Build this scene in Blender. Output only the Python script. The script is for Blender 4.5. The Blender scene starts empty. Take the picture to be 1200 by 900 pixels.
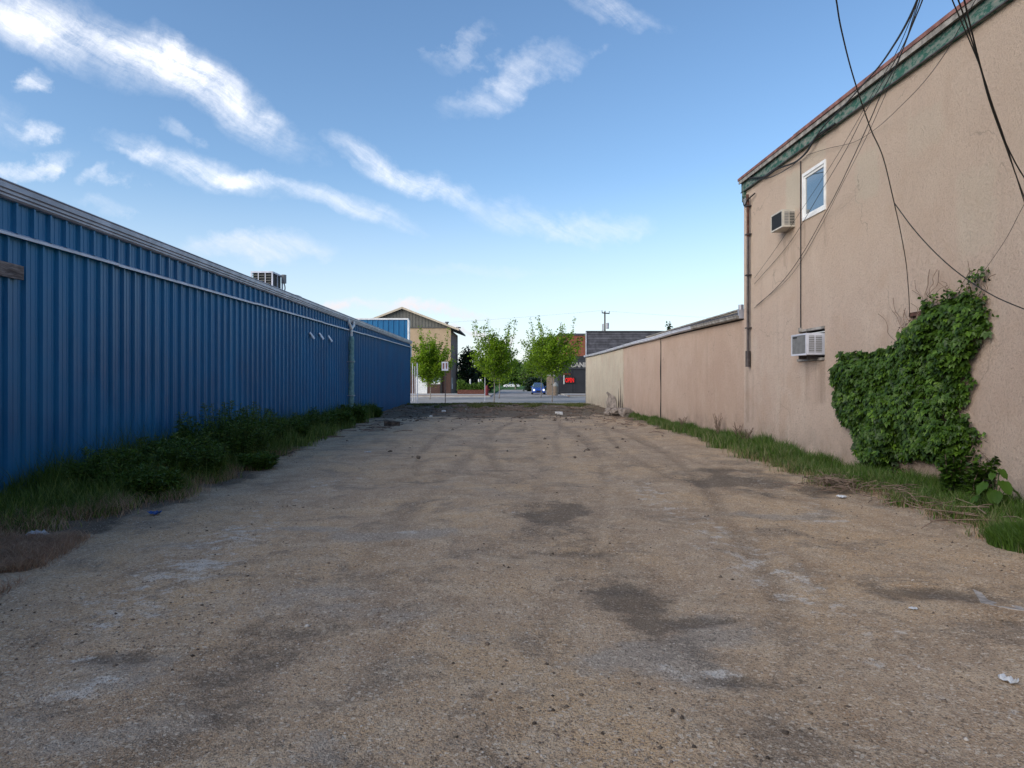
import bpy, math, random
import numpy as np
from mathutils import Vector, Matrix, noise as mnoise
R = math.radians
rng = np.random.default_rng(7)
random.seed(7)
scn = bpy.context.scene
C = scn.collection

# ------------------------------------------------------------------ camera
CAMH = 1.6
cam_d = bpy.data.cameras.new('camera'); cam = bpy.data.objects.new('camera', cam_d); C.objects.link(cam)
cam.location = (0, 0, CAMH); cam.rotation_euler = (R(90), 0, 0)
cam_d.sensor_width = 36; cam_d.lens = 24; cam_d.clip_end = 6000; cam_d.clip_start = .05
cam_d.shift_y = -3/1200; cam_d.shift_x = -2/1200
scn.camera = cam
scn.render.resolution_x = 1024; scn.render.resolution_y = 768

# ------------------------------------------------------------------ world, sun, exposure
SUN_EL, SUN_AZ = 27.0, -128.0      # azimuth clockwise from +Y (straight ahead)
SKY_STRENGTH = 0.142
w = bpy.data.worlds.new('World'); scn.world = w; w.use_nodes = True
def build_world():
    nt = w.node_tree; nt.nodes.clear(); N = nt.nodes; L = nt.links
    out = N.new('ShaderNodeOutputWorld'); bg = N.new('ShaderNodeBackground'); bg.inputs[1].default_value = SKY_STRENGTH
    sky = N.new('ShaderNodeTexSky'); sky.sky_type = 'NISHITA'; sky.sun_disc = False
    sky.sun_elevation = R(SUN_EL); sky.sun_rotation = R(SUN_AZ)
    sky.air_density = 1.0; sky.dust_density = 0.6; sky.ozone_density = 1.6; sky.altitude = 200
    tc = N.new('ShaderNodeTexCoord')
    def math_(op, a, b=None, c=None, clamp=False):
        n = N.new('ShaderNodeMath'); n.operation = op; n.use_clamp = clamp
        for i, v in enumerate((a, b, c)):
            if v is None: continue
            if isinstance(v, (int, float)): n.inputs[i].default_value = v
            else: L.new(v, n.inputs[i])
        return n.outputs[0]
    sep = N.new('ShaderNodeSeparateXYZ'); L.new(tc.outputs['Generated'], sep.inputs[0])
    ys = math_('MAXIMUM', sep.outputs[1], 0.05)
    u = math_('DIVIDE', sep.outputs[0], ys); v = math_('DIVIDE', sep.outputs[2], ys)
    comb = N.new('ShaderNodeCombineXYZ'); L.new(u, comb.inputs[0]); L.new(v, comb.inputs[1])
    def noise_(vec, scale, detail=4, rough=.55, dist=0):
        n = N.new('ShaderNodeTexNoise'); n.inputs['Scale'].default_value = scale; n.inputs['Detail'].default_value = detail
        n.inputs['Roughness'].default_value = rough; n.inputs['Distortion'].default_value = dist; L.new(vec, n.inputs['Vector']); return n
    def vmath(op, a, b=None, s=None):
        n = N.new('ShaderNodeVectorMath'); n.operation = op; L.new(a, n.inputs[0])
        if b is not None:
            if isinstance(b, tuple): n.inputs[1].default_value = b
            else: L.new(b, n.inputs[1])
        if s is not None: n.inputs['Scale'].default_value = s
        return n
    wn = noise_(comb.outputs[0], 7, 7, .62)
    off = vmath('SUBTRACT', wn.outputs['Color'], (.5, .5, .5)).outputs[0]
    off = vmath('SCALE', off, s=.13).outputs[0]
    mo = N.new('ShaderNodeMapping'); mo.vector_type = 'POINT'; mo.inputs['Scale'].default_value = (2.1, .55, 1); mo.inputs['Rotation'].default_value = (0, 0, R(-24)); L.new(off, mo.inputs['Vector'])
    warped = vmath('ADD', comb.outputs[0], mo.outputs[0]).outputs[0]
    # the cirrus banks and puffs of this sky: centre (u,v), half length, half width, tilt, weight
    def cl(px, py, Lh, Wh, ang, k): return ((px-602)/800, (447-py)/800, Lh*1.08/800, Wh*.78/800, ang, k*.76)
    banks = [cl(120,45,205,52,-24,1.25), cl(255,112,125,40,-33,1.3), cl(205,60,46,22,-52,.8), cl(20,22,110,42,-18,.9), cl(60,60,110,22,-26,.5),
             cl(235,196,120,30,-18,1.1), cl(305,212,60,18,-5,.8), cl(405,238,86,22,-20,.85), cl(440,190,78,27,-28,1.05), cl(505,218,66,22,-18,.95),
             cl(610,255,80,30,-8,.5), cl(690,262,80,30,4,.62), cl(545,52,50,26,18,.5), cl(600,92,88,42,25,.72), cl(715,12,80,24,-16,.75),
             cl(310,293,95,22,-4,.95), cl(40,93,32,20,-10,1.25), cl(24,190,64,24,10,1.2), cl(38,147,38,14,-8,.85), cl(125,210,34,16,5,.7),
             cl(165,180,30,12,0,.5), cl(110,240,36,14,-5,.45), cl(405,358,64,13,-2,1.9), cl(515,368,66,11,-2,1.9), cl(560,392,60,9,0,1.9), cl(700,62,26,12,10,.4), cl(210,150,34,12,-25,.5),
             cl(-200,60,260,60,-20,.9), cl(-260,210,180,40,-10,.8), cl(560,320,160,12,-4,.25)]
    tot = None
    for (cx, cy, Lh, Wh, ang, k) in banks:
        m = N.new('ShaderNodeMapping'); m.vector_type = 'TEXTURE'
        m.inputs['Location'].default_value = (cx, cy, 0); m.inputs['Rotation'].default_value = (0, 0, R(ang)); m.inputs['Scale'].default_value = (Lh, Wh, 1)
        L.new(warped, m.inputs['Vector'])
        ln = N.new('ShaderNodeVectorMath'); ln.operation = 'LENGTH'; L.new(m.outputs[0], ln.inputs[0])
        mr = N.new('ShaderNodeMapRange'); mr.interpolation_type = 'SMOOTHSTEP'
        mr.inputs[1].default_value = 1.15; mr.inputs[2].default_value = 0.1; mr.inputs[3].default_value = 0; mr.inputs[4].default_value = k
        L.new(ln.outputs['Value'], mr.inputs[0])
        tot = mr.outputs[0] if tot is None else math_('ADD', tot, mr.outputs[0])
    front = N.new('ShaderNodeMapRange'); front.inputs[1].default_value = .05; front.inputs[2].default_value = .25; L.new(sep.outputs[1], front.inputs[0])
    tot = math_('MULTIPLY', tot, front.outputs[0])
    # fibres: noise stretched along the drift
    mp = N.new('ShaderNodeMapping'); mp.vector_type = 'TEXTURE'; mp.inputs['Rotation'].default_value = (0, 0, R(-30)); mp.inputs['Scale'].default_value = (.42, .055, 1)
    off2 = vmath('SCALE', off, s=.35).outputs[0]
    L.new(vmath('ADD', comb.outputs[0], off2).outputs[0], mp.inputs['Vector'])
    fib = noise_(mp.outputs[0], 2.0, 10, .7)
    fine = noise_(comb.outputs[0], 16, 10, .76, .6)
    f = math_('ADD', math_('MULTIPLY', fib.outputs[0], 1.7), math_('MULTIPLY', fine.outputs[0], 1.3))   # ~0.4..1.1
    f = math_('SUBTRACT', f, .98)
    dens = math_('MULTIPLY', tot, f)
    mr = N.new('ShaderNodeMapRange'); mr.inputs[1].default_value = .02; mr.inputs[2].default_value = 1.0; mr.interpolation_type = 'LINEAR'
    mr.inputs[3].default_value = 0; mr.inputs[4].default_value = .93; L.new(dens, mr.inputs[0]); d1 = mr.outputs[0]
    # the same kind of thin cirrus over the rest of the sky
    zs = math_('ADD', math_('MAXIMUM', sep.outputs[2], 0), .18)
    c2 = N.new('ShaderNodeCombineXYZ'); L.new(math_('DIVIDE', sep.outputs[0], zs), c2.inputs[0]); L.new(math_('DIVIDE', sep.outputs[1], zs), c2.inputs[1])
    n3 = noise_(c2.outputs[0], 1.1, 7, .6, .6)
    mr2 = N.new('ShaderNodeMapRange'); mr2.inputs[1].default_value = .56; mr2.inputs[2].default_value = .8; mr2.inputs[4].default_value = .6; L.new(n3.outputs[0], mr2.inputs[0])
    side = N.new('ShaderNodeMapRange'); side.inputs[1].default_value = .55; side.inputs[2].default_value = .1; L.new(sep.outputs[1], side.inputs[0])
    d2 = math_('MULTIPLY', mr2.outputs[0], side.outputs[0])
    dens = math_('MAXIMUM', d1, d2)
    up = math_('GREATER_THAN', sep.outputs[2], 0.0); dens = math_('MULTIPLY', dens, up)
    # cloud colour: white high up, greyish pink near the horizon
    cr = N.new('ShaderNodeMapRange'); cr.inputs[1].default_value = .06; cr.inputs[2].default_value = .26; L.new(sep.outputs[2], cr.inputs[0])
    mixc = N.new('ShaderNodeMix'); mixc.data_type = 'RGBA'; L.new(cr.outputs[0], mixc.inputs[0])
    mixc.inputs[6].default_value = (4.2, 3.9, 4.05, 1); mixc.inputs[7].default_value = (6.5, 6.5, 6.7, 1)
    hs = N.new('ShaderNodeHueSaturation'); hs.inputs['Saturation'].default_value = 1.12; L.new(sky.outputs[0], hs.inputs['Color'])
    mx = N.new('ShaderNodeMix'); mx.data_type = 'RGBA'; L.new(dens, mx.inputs[0])
    hz_ = N.new('ShaderNodeMapRange'); hz_.interpolation_type = 'SMOOTHSTEP'; hz_.inputs[1].default_value = -.02; hz_.inputs[2].default_value = .30; hz_.inputs[3].default_value = .70; hz_.inputs[4].default_value = 0; L.new(sep.outputs[2], hz_.inputs[0])
    hm = N.new('ShaderNodeMix'); hm.data_type = 'RGBA'; L.new(hz_.outputs[0], hm.inputs[0]); L.new(hs.outputs[0], hm.inputs[6]); hm.inputs[7].default_value = (4.15, 4.5, 4.95, 1)
    L.new(hm.outputs[2], mx.inputs[6]); L.new(mixc.outputs[2], mx.inputs[7])
    L.new(mx.outputs[2], bg.inputs[0]); L.new(bg.outputs[0], out.inputs[0])
build_world()
w.cycles.sampling_method = 'MANUAL'; w.cycles.sample_map_resolution = 512
sd = bpy.data.lights.new('sun', 'SUN'); sd.energy = 2.0; sd.angle = R(50); sd.color = (1, .90, .77)
sun = bpy.data.objects.new('sun', sd); C.objects.link(sun)
_az, _el = R(SUN_AZ), R(SUN_EL)
sdir = Vector((math.sin(_az)*math.cos(_el), math.cos(_az)*math.cos(_el), math.sin(_el)))
sun.rotation_euler = sdir.to_track_quat('Z', 'Y').to_euler()
scn.view_settings.view_transform = 'Standard'; scn.view_settings.look = 'None'; scn.view_settings.gamma = 1
scn.view_settings.exposure = 0.50

# ------------------------------------------------------------------ helpers
def P(px, py, Y): return ((px-602)/800*Y, Y, CAMH+(447-py)/800*Y)   # a measured point of the photograph at its distance
def G(px, py): Y = 800*CAMH/(py-447); return ((px-602)/800*Y, Y)
WX0, WK = 6.298, .0276
def wx(Y): return WX0-WK*Y                                          # right-hand wall line (runs a little towards the lot)
def W(px, py): Y = WX0/((px-602)/800+WK); return (Y, CAMH+(447-py)/800*Y)
LX = -6.9                                                           # left-hand wall

def mesh(name, V, F, mats=None, parent=None, smooth=False, mi=None):
    me = bpy.data.meshes.new(name); me.from_pydata([tuple(v) for v in V], [], F); me.update()
    return link(name, me, mats, parent, smooth, mi)
def link(name, me, mats=None, parent=None, smooth=False, mi=None):
    o = bpy.data.objects.new(name, me); C.objects.link(o)
    if mats is not None:
        for m in (mats if isinstance(mats, (list, tuple)) else [mats]): me.materials.append(m)
    if mi is not None: me.polygons.foreach_set('material_index', mi)
    if smooth: me.polygons.foreach_set('use_smooth', [True]*len(me.polygons))
    if parent: o.parent = parent; o.matrix_parent_inverse = parent.matrix_world.inverted() if False else Matrix.Translation(-Vector(parent.location)) 
    return o
def trimesh(name, V, F, mat, parent=None, attrs=None, smooth=False):
    V = np.asarray(V, dtype=np.float32); F = np.asarray(F, dtype=np.int32); n = F.shape[1]
    me = bpy.data.meshes.new(name); me.vertices.add(len(V)); me.vertices.foreach_set('co', V.ravel())
    me.loops.add(F.size); me.loops.foreach_set('vertex_index', F.ravel())
    me.polygons.add(len(F)); me.polygons.foreach_set('loop_start', np.arange(0, F.size, n, dtype=np.int32))
    me.update(calc_edges=True)
    for k, a in (attrs or {}).items():
        at = me.attributes.new(k, 'FLOAT', 'POINT'); at.data.foreach_set('value', np.asarray(a, dtype=np.float32))
    me.validate()
    return link(name, me, mat, parent, smooth)
class MB:
    def __init__(s): s.V = []; s.F = []
    def box(s, a, b):
        x0, y0, z0 = a; x1, y1, z1 = b; n = len(s.V)
        s.V += [(x0,y0,z0),(x1,y0,z0),(x1,y1,z0),(x0,y1,z0),(x0,y0,z1),(x1,y0,z1),(x1,y1,z1),(x0,y1,z1)]
        s.F += [tuple(n+i for i in f) for f in ((0,3,2,1),(4,5,6,7),(0,1,5,4),(1,2,6,5),(2,3,7,6),(3,0,4,7))]; return s
    def hexa(s, pts):
        n = len(s.V); s.V += [tuple(p) for p in pts]
        s.F += [tuple(n+i for i in f) for f in ((0,3,2,1),(4,5,6,7),(0,1,5,4),(1,2,6,5),(2,3,7,6),(3,0,4,7))]; return s
    def quad(s, *p): n = len(s.V); s.V += [tuple(q) for q in p]; s.F.append(tuple(range(n, n+len(p)))); return s
    def prism(s, prof, a, b):      # profile in (x,z) at y=a and y=b
        n = len(s.V); k = len(prof); s.V += [(x, a, z) for x, z in prof]+[(x, b, z) for x, z in prof]
        s.F += [tuple(range(n, n+k))[::-1], tuple(range(n+k, n+2*k))]
        for i in range(k): j = (i+1) % k; s.F.append((n+i, n+j, n+k+j, n+k+i))
        return s
    def tube(s, pts, r, sides=6, cap=True):
        pts = [Vector(p) for p in pts]; rs = r if isinstance(r, (list, tuple)) else [r]*len(pts); n = len(s.V); up = None
        for i, p in enumerate(pts):
            t = (pts[min(i+1, len(pts)-1)]-pts[max(i-1, 0)])
            t = t.normalized() if t.length > 1e-9 else Vector((0, 0, 1))
            a = Vector((0, 0, 1)) if abs(t.z) < .9 else Vector((1, 0, 0))
            if up is not None: a = up
            u = (a-t*a.dot(t)).normalized(); up = u; v = t.cross(u)
            for k in range(sides):
                q = 2*math.pi*k/sides; s.V.append(tuple(p+(u*math.cos(q)+v*math.sin(q))*rs[i]))
        for i in range(len(pts)-1):
            for k in range(sides):
                k2 = (k+1) % sides; s.F.append((n+i*sides+k, n+i*sides+k2, n+(i+1)*sides+k2, n+(i+1)*sides+k))
        if cap:
            s.F.append(tuple(n+k for k in range(sides))[::-1]); m = n+(len(pts)-1)*sides; s.F.append(tuple(m+k for k in range(sides)))
        return s
    def build(s, name, mat, parent=None, smooth=False, bevel=0):
        o = mesh(name, s.V, s.F, mat, parent, smooth)
        if bevel:
            b = o.modifiers.new('bevel', 'BEVEL'); b.width = bevel; b.segments = 2; b.limit_method = 'ANGLE'
        return o
def tag(o, label=None, cat=None, group=None, kind=None):
    if label: o['label'] = label
    if cat: o['category'] = cat
    if group: o['group'] = group
    if kind: o['kind'] = kind
    return o
def empty(name, loc, label, cat, group=None):
    o = bpy.data.objects.new(name, None); C.objects.link(o); o.location = loc; o.empty_display_size = .2
    return tag(o, label, cat, group)
def catmull(pts, n=8):
    pts = [Vector(p) for p in pts]; out = []
    P0 = [pts[0]*2-pts[1]]+pts+[pts[-1]*2-pts[-2]]
    for i in range(1, len(P0)-2):
        a, b, c, d = P0[i-1:i+3]
        for k in range(n):
            t = k/n; out.append(.5*((2*b)+(c-a)*t+(2*a-5*b+4*c-d)*t*t+(3*b-a-3*c+d)*t**3))
    out.append(pts[-1]); return out
# value noise on numpy arrays
_tab = rng.random((256, 256))
def vnoise(x, y):
    xi = np.floor(x).astype(int); yi = np.floor(y).astype(int); fx = x-xi; fy = y-yi
    fx = fx*fx*(3-2*fx); fy = fy*fy*(3-2*fy)
    g = lambda a, b: _tab[a & 255, b & 255]
    return (g(xi, yi)*(1-fx)+g(xi+1, yi)*fx)*(1-fy)+(g(xi, yi+1)*(1-fx)+g(xi+1, yi+1)*fx)*fy
def fbm(x, y, o=4):
    s = 0; a = .5
    for i in range(o): s = s+a*vnoise(x*2**i+17*i, y*2**i+5*i); a *= .5
    return s/(1-.5**o)

# ------------------------------------------------------------------ materials
class NT:
    def __init__(s, name, rough=.8, spec=.3, metal=0):
        s.m = bpy.data.materials.new(name); s.m.use_nodes = True; s.t = s.m.node_tree; s.N = s.t.nodes; s.L = s.t.links
        s.b = s.N['Principled BSDF']; s.b.inputs['Roughness'].default_value = rough; s.b.inputs['Metallic'].default_value = metal
        s.b.inputs['Specular IOR Level'].default_value = spec
        s.tc = s.N.new('ShaderNodeTexCoord')
        s.geo = s.N.new('ShaderNodeNewGeometry')
    def pos(s, scale=(1, 1, 1), world=True, rot=(0, 0, 0)):
        m = s.N.new('ShaderNodeMapping'); m.inputs['Scale'].default_value = scale; m.inputs['Rotation'].default_value = rot
        s.L.new(s.geo.outputs['Position'] if world else s.tc.outputs['Object'], m.inputs[0]); return m.outputs[0]
    def noise(s, scale, detail=5, rough=.55, vec=None, dist=0):
        n = s.N.new('ShaderNodeTexNoise'); n.inputs['Scale'].default_value = scale; n.inputs['Detail'].default_value = detail
        n.inputs['Roughness'].default_value = rough; n.inputs['Distortion'].default_value = dist
        s.L.new(vec if vec is not None else s.pos(), n.inputs['Vector']); return n.outputs[0]
    def voro(s, scale, vec=None, feat='F1', out='Distance'):
        n = s.N.new('ShaderNodeTexVoronoi'); n.feature = feat; n.inputs['Scale'].default_value = scale
        s.L.new(vec if vec is not None else s.pos(), n.inputs['Vector']); return n.outputs[out]
    def ramp(s, v, a, b, lo=0., hi=1., smooth=True):
        n = s.N.new('ShaderNodeMapRange'); n.inputs[1].default_value = a; n.inputs[2].default_value = b
        n.inputs[3].default_value = lo; n.inputs[4].default_value = hi
        if smooth: n.interpolation_type = 'SMOOTHSTEP'
        s.L.new(v, n.inputs[0]); return n.outputs[0]
    def math(s, op, a, b=None, clamp=False):
        n = s.N.new('ShaderNodeMath'); n.operation = op; n.use_clamp = clamp
        for i, v in enumerate((a, b)):
            if v is None: continue
            if isinstance(v, (int, float)): n.inputs[i].default_value = v
            else: s.L.new(v, n.inputs[i])
        return n.outputs[0]
    def mix(s, f, a, b, mode='MIX'):
        n = s.N.new('ShaderNodeMix'); n.data_type = 'RGBA'; n.blend_type = mode
        if isinstance(f, (int, float)): n.inputs[0].default_value = f
        else: s.L.new(f, n.inputs[0])
        for i, v in ((6, a), (7, b)):
            if isinstance(v, tuple): n.inputs[i].default_value = (*v, 1)
            else: s.L.new(v, n.inputs[i])
        return n.outputs[2]
    def attr(s, name):
        n = s.N.new('ShaderNodeAttribute'); n.attribute_name = name; return n.outputs['Fac']
    def col(s, c):
        if isinstance(c, tuple): s.b.inputs['Base Color'].default_value = (*c, 1)
        else: s.L.new(c, s.b.inputs['Base Color'])
        return s
    def rough(s, v): s.L.new(v, s.b.inputs['Roughness']); return s
    def bump(s, h, dist=.01, strength=1):
        n = s.N.new('ShaderNodeBump'); n.inputs['Distance'].default_value = dist; n.inputs['Strength'].default_value = strength
        s.L.new(h, n.inputs['Height'])
        prev = s.b.inputs['Normal'].links
        if prev: s.L.new(prev[0].from_socket, n.inputs['Normal'])
        s.L.new(n.outputs[0], s.b.inputs['Normal']); return s
    def box(s, y0, y1, z0, z1, soft=.08):    # 1 inside a patch of a wall (world y and z)
        sp = s.N.new('ShaderNodeSeparateXYZ'); s.L.new(s.geo.outputs['Position'], sp.inputs[0])
        n = s.noise(6, 4); n = s.math('MULTIPLY', s.math('SUBTRACT', n, .5), soft*4)
        y = s.math('ADD', sp.outputs[1], n); z = s.math('ADD', sp.outputs[2], n)
        r = s.ramp(y, y0-soft, y0+soft)
        for q in (s.ramp(y, y1+soft, y1-soft), s.ramp(z, z0-soft, z0+soft), s.ramp(z, z1+soft, z1-soft)): r = s.math('MULTIPLY', r, q)
        return r
def simple(name, c, rough=.7, spec=.3, metal=0, var=.25, scale=6, bump=0, bscale=60):
    m = NT(name, rough, spec, metal)
    n = m.noise(scale, 5)
    dark = tuple(v*(1-var) for v in c); lite = tuple(min(1, v*(1+var)) for v in c)
    m.col(m.mix(m.ramp(n, .3, .7), dark, lite))
    if bump: m.bump(m.noise(bscale, 4), bump)
    return m.m
M = {}
def mats():
    # blue ribbed steel
    m = NT('blue_steel', .42, .38)
    n = m.noise(.7, 4); st = m.noise(2.5, 4, vec=m.pos((1, 1, .08)))
    c = m.mix(m.ramp(n, .3, .7), (.005, .112, .262), (.009, .150, .325))
    c = m.mix(m.ramp(st, .45, .8, 0, .35), c, (.02, .18, .34))
    sp = m.noise(22, 5, .7); c = m.mix(m.ramp(sp, .735, .77, 0, .55), c, (.3, .4, .5))
    sp2 = m.N.new('ShaderNodeSeparateXYZ'); m.L.new(m.geo.outputs['Position'], sp2.inputs[0])
    dirt = m.math('MULTIPLY', m.ramp(sp2.outputs[2], .55, .0), m.ramp(m.noise(5, 5), .3, .7))
    c = m.mix(m.math('MULTIPLY', dirt, .45), c, (.06, .06, .055))
    oi = m.N.new('ShaderNodeObjectInfo'); c = m.mix(m.ramp(oi.outputs['Random'], 0, 1, 0, .22, False), c, (.02, .11, .24))
    scf = m.math('MULTIPLY', m.ramp(m.noise(3, 7, .8, vec=m.pos((1, 1, .35))), .66, .70), m.ramp(m.noise(60, 3), .5, .62)); c = m.mix(m.math('MULTIPLY', scf, .6), c, (.35, .42, .48))
    m.col(c); m.rough(m.ramp(n, .3, .7, .33, .48)); m.bump(m.noise(1.6, 3), .012); M['blue'] = m.m
    M['galv'] = simple('galvanised_trim', (.36, .36, .40), .45, .5, .3, .2, 3)
    M['galv_light'] = simple('pale_metal_trim', (.55, .56, .62), .45, .5, .1, .15, 3)
    M['white'] = simple('white_paint', (.72, .72, .70), .55, .4, 0, .1, 5)
    M['beige'] = simple('beige_enamel', (.50, .46, .39), .5, .4, 0, .12, 8)
    M['dark'] = simple('dark_grille', (.03, .032, .034), .6, .3, 0, .3, 30)
    M['grey'] = simple('grey_plastic', (.2, .2, .2), .6, .4, 0, .15, 10)
    M['black'] = simple('black_rubber', (.018, .018, .018), .6, .3, 0, .2, 10)
    M['roofing'] = simple('asphalt_shingle', (.075, .075, .085), .9, .2, 0, .3, 12, .01)
    M['redroof'] = simple('red_brown_flashing', (.20, .095, .08), .75, .3, 0, .35, 5)
    M['greyboard'] = simple('weathered_board', (.27, .25, .225), .85, .2, 0, .35, 7, .006, 30)
    M['concrete'] = simple('concrete', (.42, .40, .37), .9, .2, 0, .15, 2, .004)
    M['asphalt'] = simple('asphalt', (.34, .32, .30), .9, .25, 0, .2, .6, .004)
    M['pavers'] = simple('brick_pavers', (.33, .22, .15), .9, .2, 0, .2, 1.5)
    M['pole_wood'] = simple('pole_wood', (.11, .09, .08), .9, .2, 0, .3, 4)
    # green peeling fascia
    m = NT('peeling_green', .8, .2); n = m.noise(9, 7, .7, vec=m.pos((1, .7, 1.6))); n2 = m.noise(1.2, 3)
    c = m.mix(m.ramp(n2, .35, .65), (.022, .08, .062), (.034, .11, .082))
    c = m.mix(m.ramp(n, .44, .54), c, (.15, .185, .16)); c = m.mix(m.ramp(n, .60, .66), c, (.26, .22, .19)); m.col(c); m.bump(n, .01); M['green'] = m.m
    # stucco
    def stucco(name, c0, c1, c2, patches=True):
        m = NT(name, .92, .15)
        a = m.noise(.55, 5, .6); b = m.noise(3.2, 6, .65, vec=m.pos((1, 1, .35))); st = m.noise(2.2, 5, .6, vec=m.pos((1, 1.4, .07)))
        c = m.mix(m.ramp(a, .36, .64), c0, c1); c = m.mix(m.ramp(b, .5, .72, 0, .45), c, c2)
        c = m.mix(m.ramp(st, .58, .74, 0, .33), c, tuple(v*.62 for v in c0))
        pit = m.noise(30, 7, .75); c = m.mix(m.ramp(pit, .50, .30, 0, .62), c, tuple(v*.55 for v in c0)); c = m.mix(m.ramp(pit, .54, .70, 0, .45), c, tuple(min(.85, v*1.25) for v in c1)); pb = m.noise(1.3, 6, .7); c = m.mix(m.ramp(pb, .5, .68, 0, .5), c, (.56, .41, .325))
        sp = m.N.new('ShaderNodeSeparateXYZ'); m.L.new(m.geo.outputs['Position'], sp.inputs[0])
        if patches:
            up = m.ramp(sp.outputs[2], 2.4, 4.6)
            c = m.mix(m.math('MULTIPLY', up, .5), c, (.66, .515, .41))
            for (y0, y1, z0, z1, k) in ((14.02, 14.75, 5.2, 6.0, .75), (11.2, 11.9, 4.7, 5.5, .45), (13.0, 14.0, 5.85, 6.2, .45), (9.6, 10.4, 5.0, 5.6, .25), (8.6, 9.3, 3.3, 4.4, .3)):
                c = m.mix(m.math('MULTIPLY', m.box(y0, y1, z0, z1), k), c, (.64, .57, .47))
            for (y0, y1, z0, z1, k) in ((13.0, 13.9, 1.2, 2.02, .35), (14.3, 14.9, 4.1, 4.8, .25), (12.95, 13.05, 4.2, 4.86, .4), (13.85, 13.95, 4.3, 4.86, .35), (16.6, 17.1, .6, 1.9, .3)):  # drip stains; under the air conditioners also shade painted into the colour
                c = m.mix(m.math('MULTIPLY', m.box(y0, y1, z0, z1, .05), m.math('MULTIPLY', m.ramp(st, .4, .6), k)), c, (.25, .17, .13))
        ck = m.N.new('ShaderNodeTexVoronoi'); ck.feature = 'DISTANCE_TO_EDGE'; ck.inputs['Scale'].default_value = .42
        cv = m.N.new('ShaderNodeVectorMath'); cv.operation = 'ADD'; m.L.new(m.pos(), cv.inputs[0]); nz = m.N.new('ShaderNodeTexNoise'); nz.inputs['Scale'].default_value = 1.6; nz.inputs['Detail'].default_value = 7; m.L.new(m.pos(), nz.inputs['Vector']); m.L.new(nz.outputs['Color'], cv.inputs[1]); m.L.new(cv.outputs[0], ck.inputs['Vector'])
        crk = m.math('MULTIPLY', m.ramp(ck.outputs[0], .006, .001), m.ramp(m.noise(.9, 3), .50, .60)); c = m.mix(m.math('MULTIPLY', crk, .35), c, (.16, .12, .10))
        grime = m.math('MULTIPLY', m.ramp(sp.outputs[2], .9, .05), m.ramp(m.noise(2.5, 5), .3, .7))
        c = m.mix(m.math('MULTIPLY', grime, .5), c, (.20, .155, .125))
        m.col(c)
        c = m.mix(1.0, c, (1.0, .985, .93), 'MULTIPLY'); m.col(c)
        m.bump(pit, .055); m.bump(m.noise(3.5, 4), .03); m.bump(m.noise(95, 3, .6), .008)
        return m.m
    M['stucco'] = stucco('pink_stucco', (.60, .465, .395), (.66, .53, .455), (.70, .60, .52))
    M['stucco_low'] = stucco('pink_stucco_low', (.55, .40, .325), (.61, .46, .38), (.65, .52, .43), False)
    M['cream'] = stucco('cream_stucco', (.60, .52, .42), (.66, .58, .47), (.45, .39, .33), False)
    M['hole'] = simple('dark_interior', (.02, .018, .018), .9, .1)
    M['tanwall'] = simple('tan_stucco', (.46, .34, .22), .9, .2, 0, .08, 1)
    M['taupe'] = simple('taupe_siding', (.155, .15, .13), .8, .3, 0, .12, 1)
    M['sidegrey'] = simple('grey_brown_wall', (.21, .17, .145), .9, .2, 0, .12, 1)
    def brick(name, a, b, mo, sc=1):
        m = NT(name, .85, .25); n = m.N.new('ShaderNodeTexBrick'); mp = m.pos((1, 1, 1), rot=(R(90), 0, 0))
        m.L.new(mp, n.inputs['Vector']); n.inputs['Scale'].default_value = 4*sc; n.inputs['Color1'].default_value = (*a, 1); n.inputs['Color2'].default_value = (*b, 1)
        n.inputs['Mortar'].default_value = (*mo, 1); n.inputs['Mortar Size'].default_value = .02; m.col(n.outputs[0]); m.bump(n.outputs[1], -.01); return m.m
    M['darkbrick'] = brick('dark_red_brick', (.085, .045, .035), (.12, .06, .045), (.1, .08, .07))
    M['redbrick'] = brick('orange_red_brick', (.27, .075, .04), (.34, .10, .055), (.2, .12, .09))
    M['tanbrick'] = brick('tan_brick', (.27, .19, .13), (.33, .24, .17), (.3, .26, .22))
    M['blackwall'] = simple('black_panel', (.022, .022, .026), .5, .4, 0, .2, 1)
    M['rust'] = simple('rusty_pipe', (.085, .042, .032), .8, .3, .2, .5, 14)
    M['pipe'] = simple('dark_pipe', (.065, .055, .055), .6, .4, .3, .35, 10)
    m = NT('pale_green_wrap', .75, .3); n = m.noise(9, 5); c = m.mix(m.ramp(n, .35, .65), (.14, .27, .26), (.24, .38, .36)); m.col(c); m.bump(n, .03); M['palegreen'] = m.m
    m = NT('window_glass', .04, .9); m.col((.05, .08, .10)); m.b.inputs['Metallic'].default_value = .0; m.b.inputs['Coat Weight'].default_value = 1; m.b.inputs['IOR'].default_value = 2.2; M['glass'] = m.m
    m = NT('neon_red', .5, .3); m.col((.6, .01, .01)); m.b.inputs['Emission Color'].default_value = (1, .02, .015, 1); m.b.inputs['Emission Strength'].default_value = .3; M['neon'] = m.m
    M['redpaint'] = simple('red_paint', (.14, .012, .015), .5, .4)
    M['carblue'] = simple('blue_car_paint', (.02, .07, .32), .25, .6); M['carwhite'] = simple('white_car_paint', (.7, .7, .7), .25, .6)
    m = NT('lit_headlight', .2, .6); m.col((.8, .8, .8)); m.b.inputs['Emission Color'].default_value = (.8, .9, 1, 1); m.b.inputs['Emission Strength'].default_value = .7; M['headlight'] = m.m
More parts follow.
